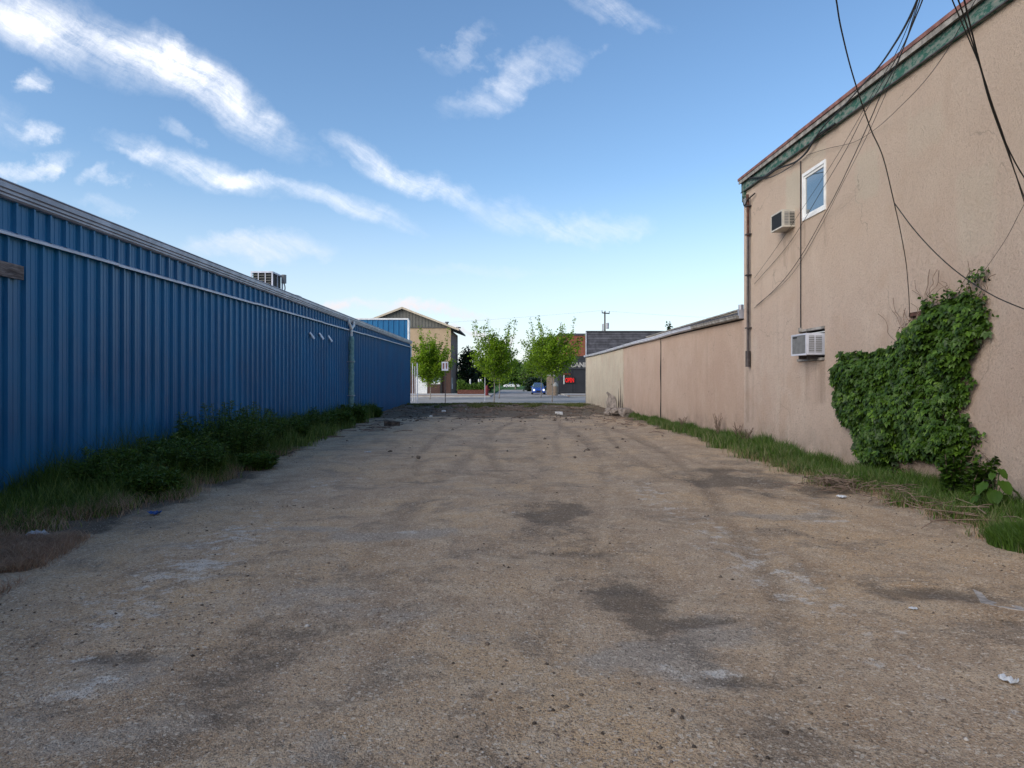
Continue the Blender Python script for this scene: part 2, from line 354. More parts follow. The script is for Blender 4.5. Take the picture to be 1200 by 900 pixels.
    # foliage
    def leaf(name, a, b, c_, trans=.25, rough=.5):
        m = NT(name, rough, .35); v = m.attr('var')
        c = m.mix(m.ramp(v, 0, .6), a, b); c = m.mix(m.ramp(v, .6, 1), c, c_); m.col(c)
        tr = m.N.new('ShaderNodeBsdfTranslucent'); m.L.new(m.b.inputs['Base Color'].links[0].from_socket, tr.inputs[0])
        mx = m.N.new('ShaderNodeMixShader'); mx.inputs[0].default_value = trans; out = m.N['Material Output']
        m.L.new(m.b.outputs[0], mx.inputs[1]); m.L.new(tr.outputs[0], mx.inputs[2]); m.L.new(mx.outputs[0], out.inputs[0]); return m.m
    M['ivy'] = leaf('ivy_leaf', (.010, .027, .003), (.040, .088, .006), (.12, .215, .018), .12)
    M['weed'] = leaf('weed_leaf', (.035, .075, .010), (.095, .165, .022), (.24, .29, .08), .3)
    M['grass'] = leaf('grass_blade', (.038, .085, .010), (.085, .165, .020), (.22, .22, .10), .25)
    M['drygrass'] = leaf('dry_grass_blade', (.26, .155, .10), (.40, .26, .17), (.52, .38, .26), .3)
    M['tree'] = leaf('street_tree_leaf', (.06, .12, .008), (.27, .42, .02), (.42, .58, .05), .5)
    M['darktree'] = leaf('dark_tree_leaf', (.012, .026, .010), (.022, .045, .016), (.04, .08, .025), .1)
    M['midtree'] = leaf('far_tree_leaf', (.06, .12, .015), (.11, .20, .025), (.20, .30, .05), .35)
    M['bark'] = simple('bark', (.30, .26, .225), .9, .2, 0, .3, 14, .01)
    M['twig'] = simple('dry_twig', (.20, .145, .11), .9, .2, 0, .4, 9)
    M['stone'] = None
    m = NT('loose_gravel', .9, .2); v = m.attr('var'); c = m.mix(m.ramp(v, 0, .55), (.17, .13, .10), (.36, .29, .23)); c = m.mix(m.ramp(v, .75, 1), c, (.58, .53, .47)); m.col(c); M['stone'] = m.m
    M['rubble'] = simple('broken_concrete', (.25, .21, .18), .95, .2, 0, .4, 6, .02, 25)
    M['palestone'] = simple('pale_rock', (.62, .60, .56), .9, .2, 0, .15, 8, .01)
    M['litter'] = simple('white_litter', (.52, .54, .56), .6, .3, 0, .08, 9)
    M['bluelitter'] = simple('blue_litter', (.03, .09, .30), .5, .4)
    M['lawn'] = simple('lawn', (.06, .13, .03), .95, .1, 0, .3, .6)
    M['earth'] = simple('far_earth', (.22, .20, .17), .95, .1, 0, .15, .1)
mats()

# ------------------------------------------------------------------ setting: ground, lot, street
def sheet(name, x0, x1, y0, y1, z, mat, kind='structure', th=0):
    mb = MB()
    if th: mb.box((x0, y0, z-th), (x1, y1, z))
    else: mb.quad((x0, y0, z), (x1, y0, z), (x1, y1, z), (x0, y1, z))
    return tag(mb.build(name, mat), kind=kind)
sheet('ground', -2500, 2500, -400, 4500, -.20, M['earth'])
sheet('road', -150, 150, 50.4, 75.0, -.13, M['asphalt'])
sheet('side_street', -2.6, 6.2, 75.0, 140, -.10, M['asphalt'])
sheet('lawn', -2.6, 6.2, 140, 330, -.08, M['lawn'])
tag(MB().box((-150, 46.9, -.21), (150, 50.2, -.005)).build('sidewalk', M['concrete']), kind='structure')
tag(MB().box((-150, 50.2, -.21), (150, 50.4, .0)).build('kerb', M['concrete']), kind='structure')
tag(MB().box((-150, 75.0, -.21), (-2.6, 75.25, .02)).box((6.2, 75.0, -.21), (150, 75.25, .02)).build('kerb', M['concrete']), kind='structure')
tag(MB().box((-150, 75.25, -.21), (-2.6, 79, .01)).box((6.2, 75.25, -.21), (150, 79, .01)).build('pavement', M['pavers']), kind='structure')
tag(MB().box((-150, 79, -.21), (-2.6, 92, .015)).box((6.2, 79, -.21), (150, 92, .015)).build('pavement', M['concrete']), kind='structure')
tag(MB().box((-150, 92, -.21), (-2.6, 330, .0)).box((6.2, 92, -.21), (150, 330, .0)).build('lawn', M['lawn']), kind='structure')

def lot():
    ys = [-8.0]
    while ys[-1] < 46.9: y = ys[-1]; ys.append(y+(.055 if 2 < y < 9 else .09 if y < 18 else .14))
    ys[-1] = 46.9; ys = np.array(ys); nx = 190; t = np.linspace(0, 1, nx)
    YY, TT = np.meshgrid(ys, t, indexing='ij'); XX = LX-.0+TT*((wx(YY)+.02)-LX)
    dark = np.zeros_like(XX); grey = np.zeros_like(XX); pale = np.zeros_like(XX); soil = np.zeros_like(XX)
    wob = (fbm(XX*1.3, YY*1.3, 6)-.5)*2.6
    wob2 = (fbm(XX*1.3+40, YY*1.3+9, 6)-.5)*2.6; wob3 = wob*.35
    def blob(arr, px, py, rx, ry, k, tilt=0, soft=1.0):
        x, y = G(px, py); ax = rx/800*y; ay = abs(ry*y*y/1280.)
        dx = XX-x+wob*ax*.9; dy = YY-y+wob2*ay*.9; c, s = math.cos(R(tilt)), math.sin(R(tilt)); dx, dy = dx*c+dy*s, -dx*s+dy*c
        d = np.sqrt((dx/ax)**2+(dy/ay)**2); arr += k*np.clip((1.25-d)/(.9*soft), 0, 1)
    for b in [(640,603,55,16,1.5),(655,612,30,8,.5),(862,558,62,13,1.4),(905,572,60,11,1.1),(500,563,38,5,.7),(570,528,14,6,.5),(770,578,22,5,.6),(655,650,60,5,.5),(600,655,30,3,.4),
              (725,705,55,25,.7),(790,733,70,5,1.4),(700,690,40,18,.5),(860,800,45,8,.5),(945,800,40,12,.35),(1085,693,75,16,1.4),(1180,735,50,14,.8),(1150,690,70,10,.6),(120,775,90,14,1.0),(55,830,70,16,.6),
              (300,760,85,60,.45),(230,720,50,20,.3),(370,750,60,30,.4),(640,520,30,6,.35),(480,520,20,5,.4),(700,545,60,8,.3),(850,560,35,8,.3),(560,500,90,6,.35),(700,500,70,5,.3),
              (1070,560,60,7,.3),(420,668,30,4,.4),(870,595,28,5,.35),(620,565,40,5,.3),(930,605,60,7,.5),(980,700,45,8,.3),(950,685,14,4,.6),(745,730,30,5,.6),(310,830,90,30,.35),(520,880,120,24,.3),(750,640,60,10,.25)]:
        blob(dark, *b)
    for b in [(800,770,85,50,.9),(720,770,60,30,.4),(440,625,110,9,.9),(330,620,60,6,.6),(840,790,50,16,.5),(560,570,60,8,.4),(925,600,70,10,.8),(1060,600,40,8,.5),(1090,700,100,24,.5),(80,800,110,40,.7),
              (350,705,80,22,.6),(430,720,70,14,.5),(130,870,140,30,.6),(880,745,80,20,.4),(590,600,60,12,.4),(430,870,90,30,.5),(200,640,60,20,.3),(560,740,60,24,.3),(740,560,60,8,.3)]:
        blob(grey, *b)
    for b in [(790,785,26,14,.9),(850,788,38,5,.8),(70,815,50,10,.8),(120,800,40,5,.9),(460,625,50,3,.6),(600,600,16,8,.5),(960,610,40,3,.6),(860,812,26,4,.5),(400,720,40,6,.3),(700,880,80,16,.25),(240,665,60,8,.25),(1020,585,50,4,.4)]:
        blob(pale, *b)
    far = np.clip((YY-28.5)/5+wob3*2.5, 0, 1)*np.clip(1.2-np.abs(XX-0)/9, 0, 1); soil += far*1.35
    soil += np.clip((YY-22)/10, 0, 1)*np.clip((XX*-1-3.8)/1.2+wob3, 0, 1)*.8
    soil += np.clip((-3.9-XX-.0+wob3)/.8, 0, 1)*np.clip((16-YY)/6, 0, 1)*.8
    soil += np.clip((XX-(wx(YY)-1.0)+wob3*.6)/.5, 0, 1)*.7
    soil += np.clip((np.interp(YY, [-1, 5, 6.6, 7.6, 8.4, 11.1, 13.8, 18.8, 28.4, 34], [-4.0, -4.0, -4.2, -4.4, -4.5, -4.5, -4.8, -5.2, -6.0, -6.5])-XX+wob3*1.2)/.35, 0, 1)*.8
    # tyre ruts
    rut = np.zeros_like(XX); tracks = []
    def curve(f, w=.13, k=1.0, y0=3, y1=30):
        d = np.abs(XX-f(YY)); m = np.exp(-(d/w)**2)*np.clip((YY-y0)/2, 0, 1)*np.clip((y1-YY)/3, 0, 1); return m*k
    for off in (0, 1.55):
        rut += curve(lambda y: -1.3+off+.45*np.sin((y-8)*.13), .17, .6, 5, 24)
        rut += curve(lambda y: .4+off+.22*(y-5)-.0075*(y-5)**2, .13, .9, 3.4, 29)
        rut += curve(lambda y: 1.0+off+.0065*(y-14)**2, .13, .8, 10, 27)
        rut += curve(lambda y: -2.2+off+.010*(y-19)**2, .14, .8, 11, 33)
        rut += curve(lambda y: 2.0+off-.25*np.sin((y-16)*.22), .11, .9, 12, 30)
    lane = lambda f, w, k, y0, y1: curve(f, w, k, y0, y1)*(.5+1.2*fbm(XX*1.1+2, YY*.7, 4))
    dark += lane(lambda y: 1.15-.17*(y-3.6), .42, .50, 2.2, 10.5)+lane(lambda y: -1.35-.06*(y-3), .36, .38, 1.8, 6.5)+lane(lambda y: -.2+.03*(y-9), .35, .35, 9, 26)
    dark += lane(lambda y: 4.1+.03*(y-5), .30, .55, 4.2, 8)+lane(lambda y: 2.6+.10*(y-9), .30, .35, 8.5, 20)
    pale += lane(lambda y: 2.25-.05*(y-3.6), .45, .42, 2.0, 13)+lane(lambda y: -2.7-.04*(y-4), .55, .42, 2.5, 14)+lane(lambda y: 3.7+.06*(y-7), .4, .38, 5.5, 14)+lane(lambda y: .3, .3, .3, 2.2, 5)
    rut *= .5+1.5*np.clip(fbm(XX*.9+5, YY*.5, 3)*1.6-.4, 0, 1)
    Z = (fbm(XX*.35+3, YY*.35, 3)-.5)*.10+(fbm(XX*2.1, YY*2.1, 4)-.5)*.028+(fbm(XX*9, YY*9, 3)-.5)*.010
    Z += -.022*np.clip(rut, 0, 1.5)*(1+.15*np.sin(YY*2*np.pi/.11)*(YY < 16)) - .02*np.clip(dark, 0, 1)
    rough = np.clip(soil, 0, 1); Z += rough*((fbm(XX*4+9, YY*4, 4)-.45)*.13)
    ridge = np.exp(-((YY-41.5)/3.2)**2); Z += ridge*(.10+.16*(fbm(XX*.9+2, YY*.9, 4)-.3))
    Z *= np.clip((46.95-YY)/1.2, 0, 1); Z -= .0*XX
    n0, n1 = XX.shape; V = np.stack([XX.ravel(), YY.ravel(), Z.ravel()], 1)
    idx = np.arange(n0*n1).reshape(n0, n1); F = np.stack([idx[:-1, :-1].ravel(), idx[:-1, 1:].ravel(), idx[1:, 1:].ravel(), idx[1:, :-1].ravel()], 1)
    m = NT('gravel_and_dirt', .95, .15)
    D = m.attr('dark'); Gy = m.attr('grey'); Pl = m.attr('pale'); So = m.attr('soil'); Ru = m.attr('rut')
    big = m.noise(.45, 5, .6); med = m.noise(2.6, 6, .65); fin = m.noise(14, 6, .7); st = m.noise(.8, 5, .6, vec=m.pos((1.8, .7, 1)))
    c = m.mix(m.ramp(big, .38, .62), (.44, .325, .23), (.55, .385, .24))
    c = m.mix(m.ramp(st, .48, .66, 0, .75), c, (.33, .225, .145))
    c = m.mix(m.ramp(med, .46, .64, 0, .7), c, (.56, .435, .315))
    c = m.mix(m.ramp(m.noise(1.1, 9, .78, dist=.6), .50, .62, 0, .8), c, (.24, .185, .14))
    gm = m.ramp(m.math('ADD', Gy, m.math('MULTIPLY', m.math('SUBTRACT', m.noise(2.2, 8, .75), .5), 3.2)), .2, .9); c = m.mix(m.math('MULTIPLY', gm, .85), c, (.37, .32, .275))
    rm = m.ramp(m.math('MULTIPLY', Ru, m.ramp(fin, .3, .7, .5, 1.3)), .15, .9); c = m.mix(m.math('MULTIPLY', rm, .45), c, (.18, .125, .085))
    dm = m.ramp(m.math('ADD', D, m.math('MULTIPLY', m.math('SUBTRACT', m.noise(4, 8, .78), .5), 3.4)), .22, 1.25); c = m.mix(m.math('MULTIPLY', dm, .68), c, (.085, .074, .066))
    pm = m.ramp(m.math('ADD', Pl, m.math('MULTIPLY', m.math('SUBTRACT', m.noise(5, 8, .78), .5), 3.6)), .45, 1.0); c = m.mix(m.math('MULTIPLY', pm, .85), c, (.66, .63, .60))
    sm = m.ramp(m.math('ADD', So, m.math('MULTIPLY', m.math('SUBTRACT', m.noise(3, 6, .7), .5), 1.4)), .2, .9); c = m.mix(m.math('MULTIPLY', sm, .85), c, (.095, .078, .062))
    # grains: each a tone of its own
    g1 = m.voro(150, out='Color'); g2 = m.voro(62, out='Color')
    sg = m.N.new('ShaderNodeSeparateColor'); m.L.new(g1, sg.inputs[0]); sg2 = m.N.new('ShaderNodeSeparateColor'); m.L.new(g2, sg2.inputs[0])
    clean = m.math('SUBTRACT', 1, m.math('MAXIMUM', m.math('MULTIPLY', sm, .7), m.math('MULTIPLY', dm, .6)))
    c = m.mix(m.math('MULTIPLY', m.ramp(sg.outputs[0], .64, .97, 0, .55), clean), c, (.62, .54, .45))
    c = m.mix(m.ramp(sg.outputs[1], .66, .97, 0, .62), c, (.08, .065, .052))
    c = m.mix(m.math('MULTIPLY', m.ramp(sg2.outputs[0], .88, .97, 0, .6), clean), c, (.66, .58, .49))
    c = m.mix(m.ramp(sg2.outputs[1], .88, .98, 0, .5), c, (.10, .08, .065))
    c = m.mix(1.0, c, (1.0, .985, .93), 'MULTIPLY')
    m.col(c)
    m.bump(m.noise(1.1, 4), .05); m.bump(med, .035); m.bump(m.noise(11, 5, .7), .012)
    m.bump(m.voro(140), -.005); m.bump(m.voro(60), -.004)
    o = trimesh('dirt_lot', V, F, m.m, attrs={'dark': dark.ravel(), 'grey': grey.ravel(), 'pale': pale.ravel(), 'soil': soil.ravel(), 'rut': rut.ravel()}, smooth=True)
    tag(o, kind='structure')
    def hz(x, y):
        i = np.clip(np.searchsorted(ys, y), 0, len(ys)-1); j = np.clip(((x-LX)/((wx(y)+.02)-LX)*(nx-1)).round().astype(int), 0, nx-1); return Z[i, j], soil[i, j]
    return hz
HZ = lot()
def gz(x, y): return float(HZ(np.array([x]), np.array([y]))[0][0])

# ------------------------------------------------------------------ blue shed
def blue_building():
    root = empty('metal_shed', (LX, 20, 0), 'long blue ribbed steel building filling the left side of the lot', 'building')
    prof1 = [(0, 0), (.095, 0), (.101, .006), (.125, .006), (.131, 0), (.19, 0), (.196, .006), (.22, .006), (.226, 0), (.272, 0), (.286, .050), (.322, .050)]
    prof = [(y+k*.345, p) for k in range(3) for (y, p) in prof1]+[(1.035, 0)]
    V = [(p, y, 0) for y, p in prof]+[(p, y, 1) for y, p in prof]; n = len(prof)
    F = [(i, i+1, n+i+1, n+i) for i in range(n-1)]
    me = bpy.data.meshes.new('siding_panel'); me.from_pydata(V, [], F); me.materials.append(M['blue'])
    def tz(y): return CAMH+2.02+.0078*(y-9.2)
    def panel(y, z0, z1, x):
        o = bpy.data.objects.new('siding_panel', me); C.objects.link(o); o.parent = root
        o.location = (x-LX, y-20, z0); o.scale = (1, 1, z1-z0); o.rotation_euler = (0, 0, random.uniform(-.0025, .0025))
    y = -9.0+.02; k = 0
    while y < 44.6:
        panel(y, -.05, tz(y+.5)+.0, LX+(.0015 if k % 2 else 0)); y += 1.035; k += 1
    y = -9.0+.13; k = 0
    while y < 44.6:
        panel(y, tz(y+.5)+.01, 4.16, LX+.035+(.0015 if k % 2 else 0)); y += 1.035; k += 1
    # solid body behind the sheets
    MB().box((-22, -9.2, -.1), (LX-.012, 45.0, 4.1)).build('wall', M['taupe'], root)
    # drip flashings between lower and upper sheets, lapped lengths
    ys = [-9, -3, 1.5, 5.2, 8.3, 11.75, 18, 24.5, 31, 38, 45.15]
    for i in range(len(ys)-1):
        a, b = ys[i], ys[i+1]+.04; dz = (-.012 if i % 2 else .0)
        x0, x1 = LX+.030, LX+.105+(.004 if i % 2 else 0)
        for_ = []
        for yy in (a, b): z = tz(yy)+dz; for_ += [(x0, yy, z-.035), (x1, yy, z-.05), (x1, yy, z-.012), (x0, yy, z+.028)]
        A, B = for_[:4], for_[4:]
        MB().hexa([A[0], A[1], B[1], B[0], A[3], A[2], B[2], B[3]]).build('flashing', M['galv_light'], root)
    # eave gutter: rolled profile, in lengths
    pr = [(-.01, 4.05), (.075, 4.05), (.10, 4.075), (.10, 4.10), (.125, 4.115), (.125, 4.15), (.15, 4.165), (.15, 4.235), (.165, 4.25), (.15, 4.262), (.13, 4.255), (-.01, 4.255)]
    for i, (a, b) in enumerate(((-9, 7.0), (7.0, 19.2), (19.2, 31.5), (31.5, 45.25))):
        d = .003*(i % 2)
        MB().prism([(LX+.03+x+d, z+d) for x, z in pr], a, b-.004).build('gutter', M['galv'], root)
    MB().prism([(LX+.10, 4.262), (LX+.17, 4.262), (LX+.17, 4.275), (LX+.10, 4.275)], -9, 45.2).build('eave_trim', M['galv_light'], root)
    MB().hexa([(-22, -9.2, 4.3), (LX+.1, -9.2, 4.22), (LX+.1, 45.1, 4.22), (-22, 45.1, 4.3), (-22, -9.2, 4.8), (LX+.02, -9.2, 4.262), (LX+.02, 45.1, 4.262), (-22, 45.1, 4.8)]).build('roof', M['galv'], root)
    # false front at the street
    ff = MB().box((-22, 44.75, 4.2), (LX-.03, 45.0, 5.66)).build('false_front', M['taupe'], root)
    prof = [(x, .04 if (i % 4) in (1, 2) else 0) for i, x in enumerate(sum([[k*.345, k*.345+.03, k*.345+.08, k*.345+.11] for k in range(3)], []))]+[(1.035, 0)]
    V = [(x, -p, 0) for x, p in prof]+[(x, -p, 1) for x, p in prof]; n = len(prof)
    me2 = bpy.data.meshes.new('front_panel'); me2.from_pydata(V, [], [(i, i+1, n+i+1, n+i) for i in range(n-1)]); me2.materials.append(M['blue'])
    x = LX-.03-1.035
    for k in range(14):
        o = bpy.data.objects.new('siding_panel', me2); C.objects.link(o); o.parent = root; o.location = (x-LX, 44.745-20-(.0015*(k % 2)), 4.25); o.scale = (1, 1, 1.40); x -= 1.035
    MB().box((-22, 44.66, 5.64), (LX+.0, 45.06, 5.74)).build('parapet_cap', M['white'], root)
    MB().box((LX-.05, 44.66, 4.28), (LX+.06, 45.06, 5.638)).build('corner_trim', M['white'], root)
    MB().box((LX-.02, 44.98, -.05), (LX+.075, 45.12, 4.04)).build('corner_trim', M['blue'], root)
    # three bent tabs
    for px, py in ((362, 394), (373, 394.5), (383.5, 397.5)):
        Y = -LX*800/(602-px); z = CAMH+(447-py)/800*Y; x = LX+.045
        MB().hexa([(x, Y-.14, z+.10), (x+.02, Y-.14, z+.11), (x+.10, Y+.10, z-.10), (x+.08, Y+.10, z-.11), (x, Y-.02, z+.14), (x+.02, Y-.02, z+.15), (x+.10, Y+.24, z-.05), (x+.08, Y+.24, z-.06)]).build('vent_flap', M['galv_light'], root)
    # pale pipe against the wall with a forked head
    Y = 28.3; x = LX+.17
    pts = [(x+.012*math.sin(k*1.7), Y+.015*math.sin(k*2.3), -.05+k*.125) for k in range(29)]
    MB().tube(pts, [.115+.014*math.sin(k*2.9)+.008*math.sin(k*5.1) for k in range(29)], 12).build('downpipe', M['palegreen'], root, True)
    fk = catmull([(x, Y, 3.42), (x+.0, Y, 3.66), (x-.0, Y-.04, 3.80), (x-.0, Y-.38, 3.98), (x-.02, Y-.44, 4.13)], 5)
    MB().tube(fk, .06, 10).build('downpipe_fork', M['white'], root, True)
    fk = catmull([(x, Y, 3.62), (x, Y+.05, 3.80), (x-.0, Y+.42, 3.96), (x-.02, Y+.47, 4.13)], 5)
    MB().tube(fk, .06, 10).build('downpipe_fork', M['white'], root, True)
    for z in (1.0, 2.4): MB().box((LX+.04, Y-.15, z), (x+.125, Y+.15, z+.03)).build('pipe_strap', M['galv'], root)
    # little light end cap at street corner
    MB().box((LX+.02, 45.13, 3.2), (LX+.12, 45.35, 3.95)).build('end_bracket', M['white'], root)
blue_building()

def wall_board():
    o = MB()
    n = 9; y0, y1 = 6.6, 9.50
    V = []; 
    for i in range(n+1):
        y = y0+(y1-y0)*i/n; s = -.035*(y-y0)/3
        j = .004*math.sin(i*3.1)
        V += [(LX+.045, y, 3.04+s+j), (LX+.085, y, 3.04+s+j), (LX+.085, y, 3.235+s-j), (LX+.045, y, 3.235+s-j)]
    F = [(0, 1, 2, 3), tuple(4*n+i for i in (3, 2, 1, 0))]
    for i in range(n):
        for k in range(4): F.append((4*i+k, 4*i+4+k, 4*i+4+(k+1) % 4, 4*i+(k+1) % 4))
    b = mesh('wooden_board', V, F, M['woodgrain']); tag(b, 'weathered grey wooden board fixed flat on the blue ribbed wall', 'board')
m = NT('weathered_wood', .9, .15); n = m.noise(20, 6, .7, vec=m.pos((1, .12, 1))); m.col(m.mix(m.ramp(n, .35, .65), (.09, .075, .07), (.30, .26, .24))); m.bump(n, .01); M['woodgrain'] = m.m
wall_board()

def rooftop_unit():
    X0, X1, Y0, Y1, z0, z1 = -8.45, -7.78, 22, 22.95, 4.40, 5.15
    t = empty('rooftop_cooler', (-8.1, 22.4, 4.35), 'small louvred cooling unit with conduit standing on the blue building roof', 'cooling unit')
    for z in (z0, z1-.05):
        MB().box((X0-.02, Y0-.02, z), (X1+.02, Y1+.02, z+.05)).build('case_panel', M['galv_light'], t)
    for (a, b) in ((X0, Y0), (X1, Y0), (X0, Y1), (X1, Y1)): MB().box((a-.02, b-.02, z0+.05), (a+.02, b+.02, z1-.05)).build('corner_post', M['galv_light'], t)
    MB().box((X0+.04, Y0+.04, z0+.03), (X1-.04, Y1-.04, z1-.03)).build('core', M['dark'], t)
    for k in range(3):
        xa = X0+.04+k*.205; f = MB()
        for q in range(7): f.box((xa, Y0-.012, z0+.1+q*.085), (xa+.17, Y0+.01, z0+.125+q*.085))
        f.build('louvre', M['taupe'], t)
    for k in (1, 2): MB().box((X0+k*.223-.012, Y0-.015, z0+.05), (X0+k*.223+.012, Y0+.0, z1-.05)).build('mullion', M['galv_light'], t)
    MB().box((X1-.01, Y0+.45, z0+.05), (X1+.015, Y0+.48, z1-.05)).build('mullion', M['galv_light'], t)
    MB().tube([(X1+.12, Y1-.2, z1-.28), (X1+.12, Y1-.2, z1+.0)], .085, 10).build('motor_cap', M['grey'], t)
    MB().tube(catmull([(X1+.12, Y1-.2, z1-.25), (X1+.16, Y1-.2, 4.7), (X1+.1, Y1-.2, 4.45), (X1+.1, Y1-.2, 4.3)], 5), .02, 8).build('conduit', M['grey'], t)
    MB().tube(catmull([(X1+.2, Y1, 4.3), (X1+.22, Y1+.1, 4.5), (X1+.3, Y1+.5, 4.55), (X1+.45, Y1+.7, 4.48), (X1+.5, Y1+.7, 4.3)], 5), .03, 8).build('conduit', M['grey'], t)
    for (a, b) in ((X0, Y0), (X1, Y0), (X0, Y1), (X1, Y1)): MB().box((a-.03, b-.03, 4.25), (a+.03, b+.03, 4.399)).build('foot', M['galv'], t)
rooftop_unit()

# ------------------------------------------------------------------ right-hand buildings
def wp(Y, z, o=0.): return (wx(Y)-o, Y, z)             # o: distance out from the wall face towards the lot
def wbox(mb, y0, y1, z0, z1, o0, o1):                   # box on the wall from offset o0 to o1
    mb.hexa([wp(y0, z0, o1), wp(y0, z0, o0), wp(y1, z0, o0), wp(y1, z0, o1), wp(y0, z1, o1), wp(y0, z1, o0), wp(y1, z1, o0), wp(y1, z1, o1)]); return mb
def wall_holes(name, y0, y1, z0, zt, holes, mat, parent, depth=.16, back=.3):
    ysb = sorted({y0, y1, *[h[0] for h in holes], *[h[1] for h in holes]}); zsb = sorted({z0, *[h[2] for h in holes], *[h[3] for h in holes]})
    mb = MB()
    for a, b in zip(ysb[:-1], ysb[1:]):
        lv = zsb+[None]
        for c, d in zip(lv[:-1], lv[1:]):
            if any(h[0] <= a and b <= h[1] and d is not None and h[2] <= c and d <= h[3] for h in holes): continue
            da, db = (zt(a), zt(b)) if d is None else (d, d)
            mb.quad(wp(a, c), wp(a, da), wp(b, db), wp(b, c))
    for (a, b, c, d) in holes:
        mb.quad(wp(a, c), wp(b, c), wp(b, c, -depth), wp(a, c, -depth)); mb.quad(wp(a, d), wp(a, d, -depth), wp(b, d, -depth), wp(b, d))
        mb.quad(wp(a, c), wp(a, c, -depth), wp(a, d, -depth), wp(a, d)); mb.quad(wp(b, c), wp(b, d), wp(b, d, -depth), wp(b, c, -depth))
    # far end, near end, return
    for yy in (y0, y1): mb.quad(wp(yy, z0), wp(yy, z0, -12), wp(yy, zt(yy), -12), wp(yy, zt(yy)))
    return mb.build(name, mat, parent)
def two_storey():
    t = empty('stucco_building', (wx(10), 10, 0), 'tall pink stucco building with green peeling fascia along the right of the lot', 'building')
    zt = lambda y: 6.23+.0154*(y-8.28)
    yend = 17.26; win = (12.99, 13.93, 4.90, 5.80); acw = (13.03, 14.12, 2.05, 2.63); vw = W(1066, 385); vw2 = W(1092, 368)
    iv = (vw2[0], vw[0], 2.35, 2.62)
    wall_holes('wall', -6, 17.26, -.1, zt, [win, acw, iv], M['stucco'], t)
    for h in (acw, iv): MB().quad(wp(h[0]-.05, h[2]-.05, -.158), wp(h[1]+.05, h[2]-.05, -.158), wp(h[1]+.05, h[3]+.05, -.158), wp(h[0]-.05, h[3]+.05, -.158)).build('dark_opening', M['hole'], t)
    wbox(MB(), iv[0], iv[1], iv[3]-.04, iv[3]+.02, -.02, .012).build('lintel', M['rust'], t)
    wbox(MB(), acw[0], acw[1], acw[3]-.015, acw[3]+.03, -.05, .02).build('lintel', M['greyboard'], t)
    wbox(MB(), acw[0]-.0, acw[1]+.04, acw[2]-.04, acw[2]+.01, -.12, .035).build('sill', M['greyboard'], t)
    wbox(MB(), acw[0]+.02, acw[1]-.02, 2.555, 2.575, -.1, -.06).build('window_rail', M['white'], t)
    # upper window: outer frame, sash, pane
    f = empty('window', wp(13.46, 5.35), None, None) if False else None
    y0, y1, z0, z1 = win
    fr = MB()
    for (a, b, c, d) in ((y0-.02, y0+.035, z0-.03, z1+.03), (y1-.035, y1+.02, z0-.03, z1+.03), (y0+.035, y1-.035, z1-.035, z1+.03), (y0+.035, y1-.035, z0-.03, z0+.035)):
        wbox(fr, a, b, c, d, -.10, .025)
    w_ = fr.build('window', M['white'], t, bevel=.004)
    sa = MB(); q = .037
    for (a, b, c, d) in ((y0+q, y0+q+.045, z0+q, z1-q), (y1-q-.045, y1-q, z0+q, z1-q), (y0+q+.045, y1-q-.045, z1-q-.045, z1-q), (y0+q+.045, y1-q-.045, z0+q, z0+q+.045)):
        wbox(sa, a, b, c, d, -.05, .004)
    s_ = sa.build('sash', M['white'], None, bevel=.004); s_.parent = w_
    g_ = wbox(MB(), y0+q+.04, y1-q-.04, z0+q+.04, z1-q-.04, -.035, -.015).build('pane', M['glass']); g_.parent = w_
    s_.location = g_.location = w_.location*0
    for c in (s_, g_): c.matrix_parent_inverse = Matrix.Identity(4)
    # child coordinates are world ones: undo the parent's own offset
    for c in (s_, g_): c.location = Vector(t.location) if False else (0, 0, 0)
    # fascia and roof edge
    ov = .34; ye = 17.31
    def zb(y): return zt(y)
    def strip(name, mat, o0, o1, za, zb_, a=-6, b=ye, n=1):
        mb = MB(); mb.hexa([wp(a, za(a), o1), wp(a, za(a), o0), wp(b, za(b), o0), wp(b, za(b), o1), wp(a, zb_(a), o1), wp(a, zb_(a), o0), wp(b, zb_(b), o0), wp(b, zb_(b), o1)])
        return mb.build(name, mat, t)
    yy = [-6, -1.6, 2.1, 5.4, 8.9, 12.3, 15.2, ye]
    for i in range(len(yy)-1):
        d = .004*(i % 2); strip('fascia_board', M['green'], -.05, .05+d, lambda y: zt(y)-.0-d, lambda y: zt(y)+.235, yy[i]+.004, yy[i+1]-.004)
    strip('moulding', M['pipe'], .055, .072, lambda y: zt(y)-.004, lambda y: zt(y)+.014)
    strip('roof_edge_board', M['greyboard'], -.05, .105, lambda y: zt(y)+.236, lambda y: zt(y)+.30)
    strip('drip_edge', M['greyboard'], .105, .118, lambda y: zt(y)+.215, lambda y: zt(y)+.306)
    yy = [-6, -2.4, 1.2, 4.6, 7.8, 11.05, 14.1, ye+.03]
    for i in range(len(yy)-1):
        d = .006*(i % 2); strip('roof_flashing', M['redroof'], -.10, .135+d, lambda y: zt(y)+.302, lambda y: zt(y)+.365+d, yy[i], yy[i+1]-.003)
    MB().hexa([wp(-6, zt(-6)+.25, -.1), wp(-6, zt(-6)+.25, -12), wp(ye, zt(ye)+.25, -12), wp(ye, zt(ye)+.25, -.1), wp(-6, zt(-6)+.34, -.1), wp(-6, zt(-6)+.34, -12), wp(ye, zt(ye)+.34, -12), wp(ye, zt(ye)+.34, -.1)]).build('roof', M['roofing'], t)
    # corner bracket, stand pipe, conduits
    wbox(MB(), 17.10, 17.24, 6.12, 6.36, .0, .06).build('corner_block', M['green'], t)
    y = 16.80
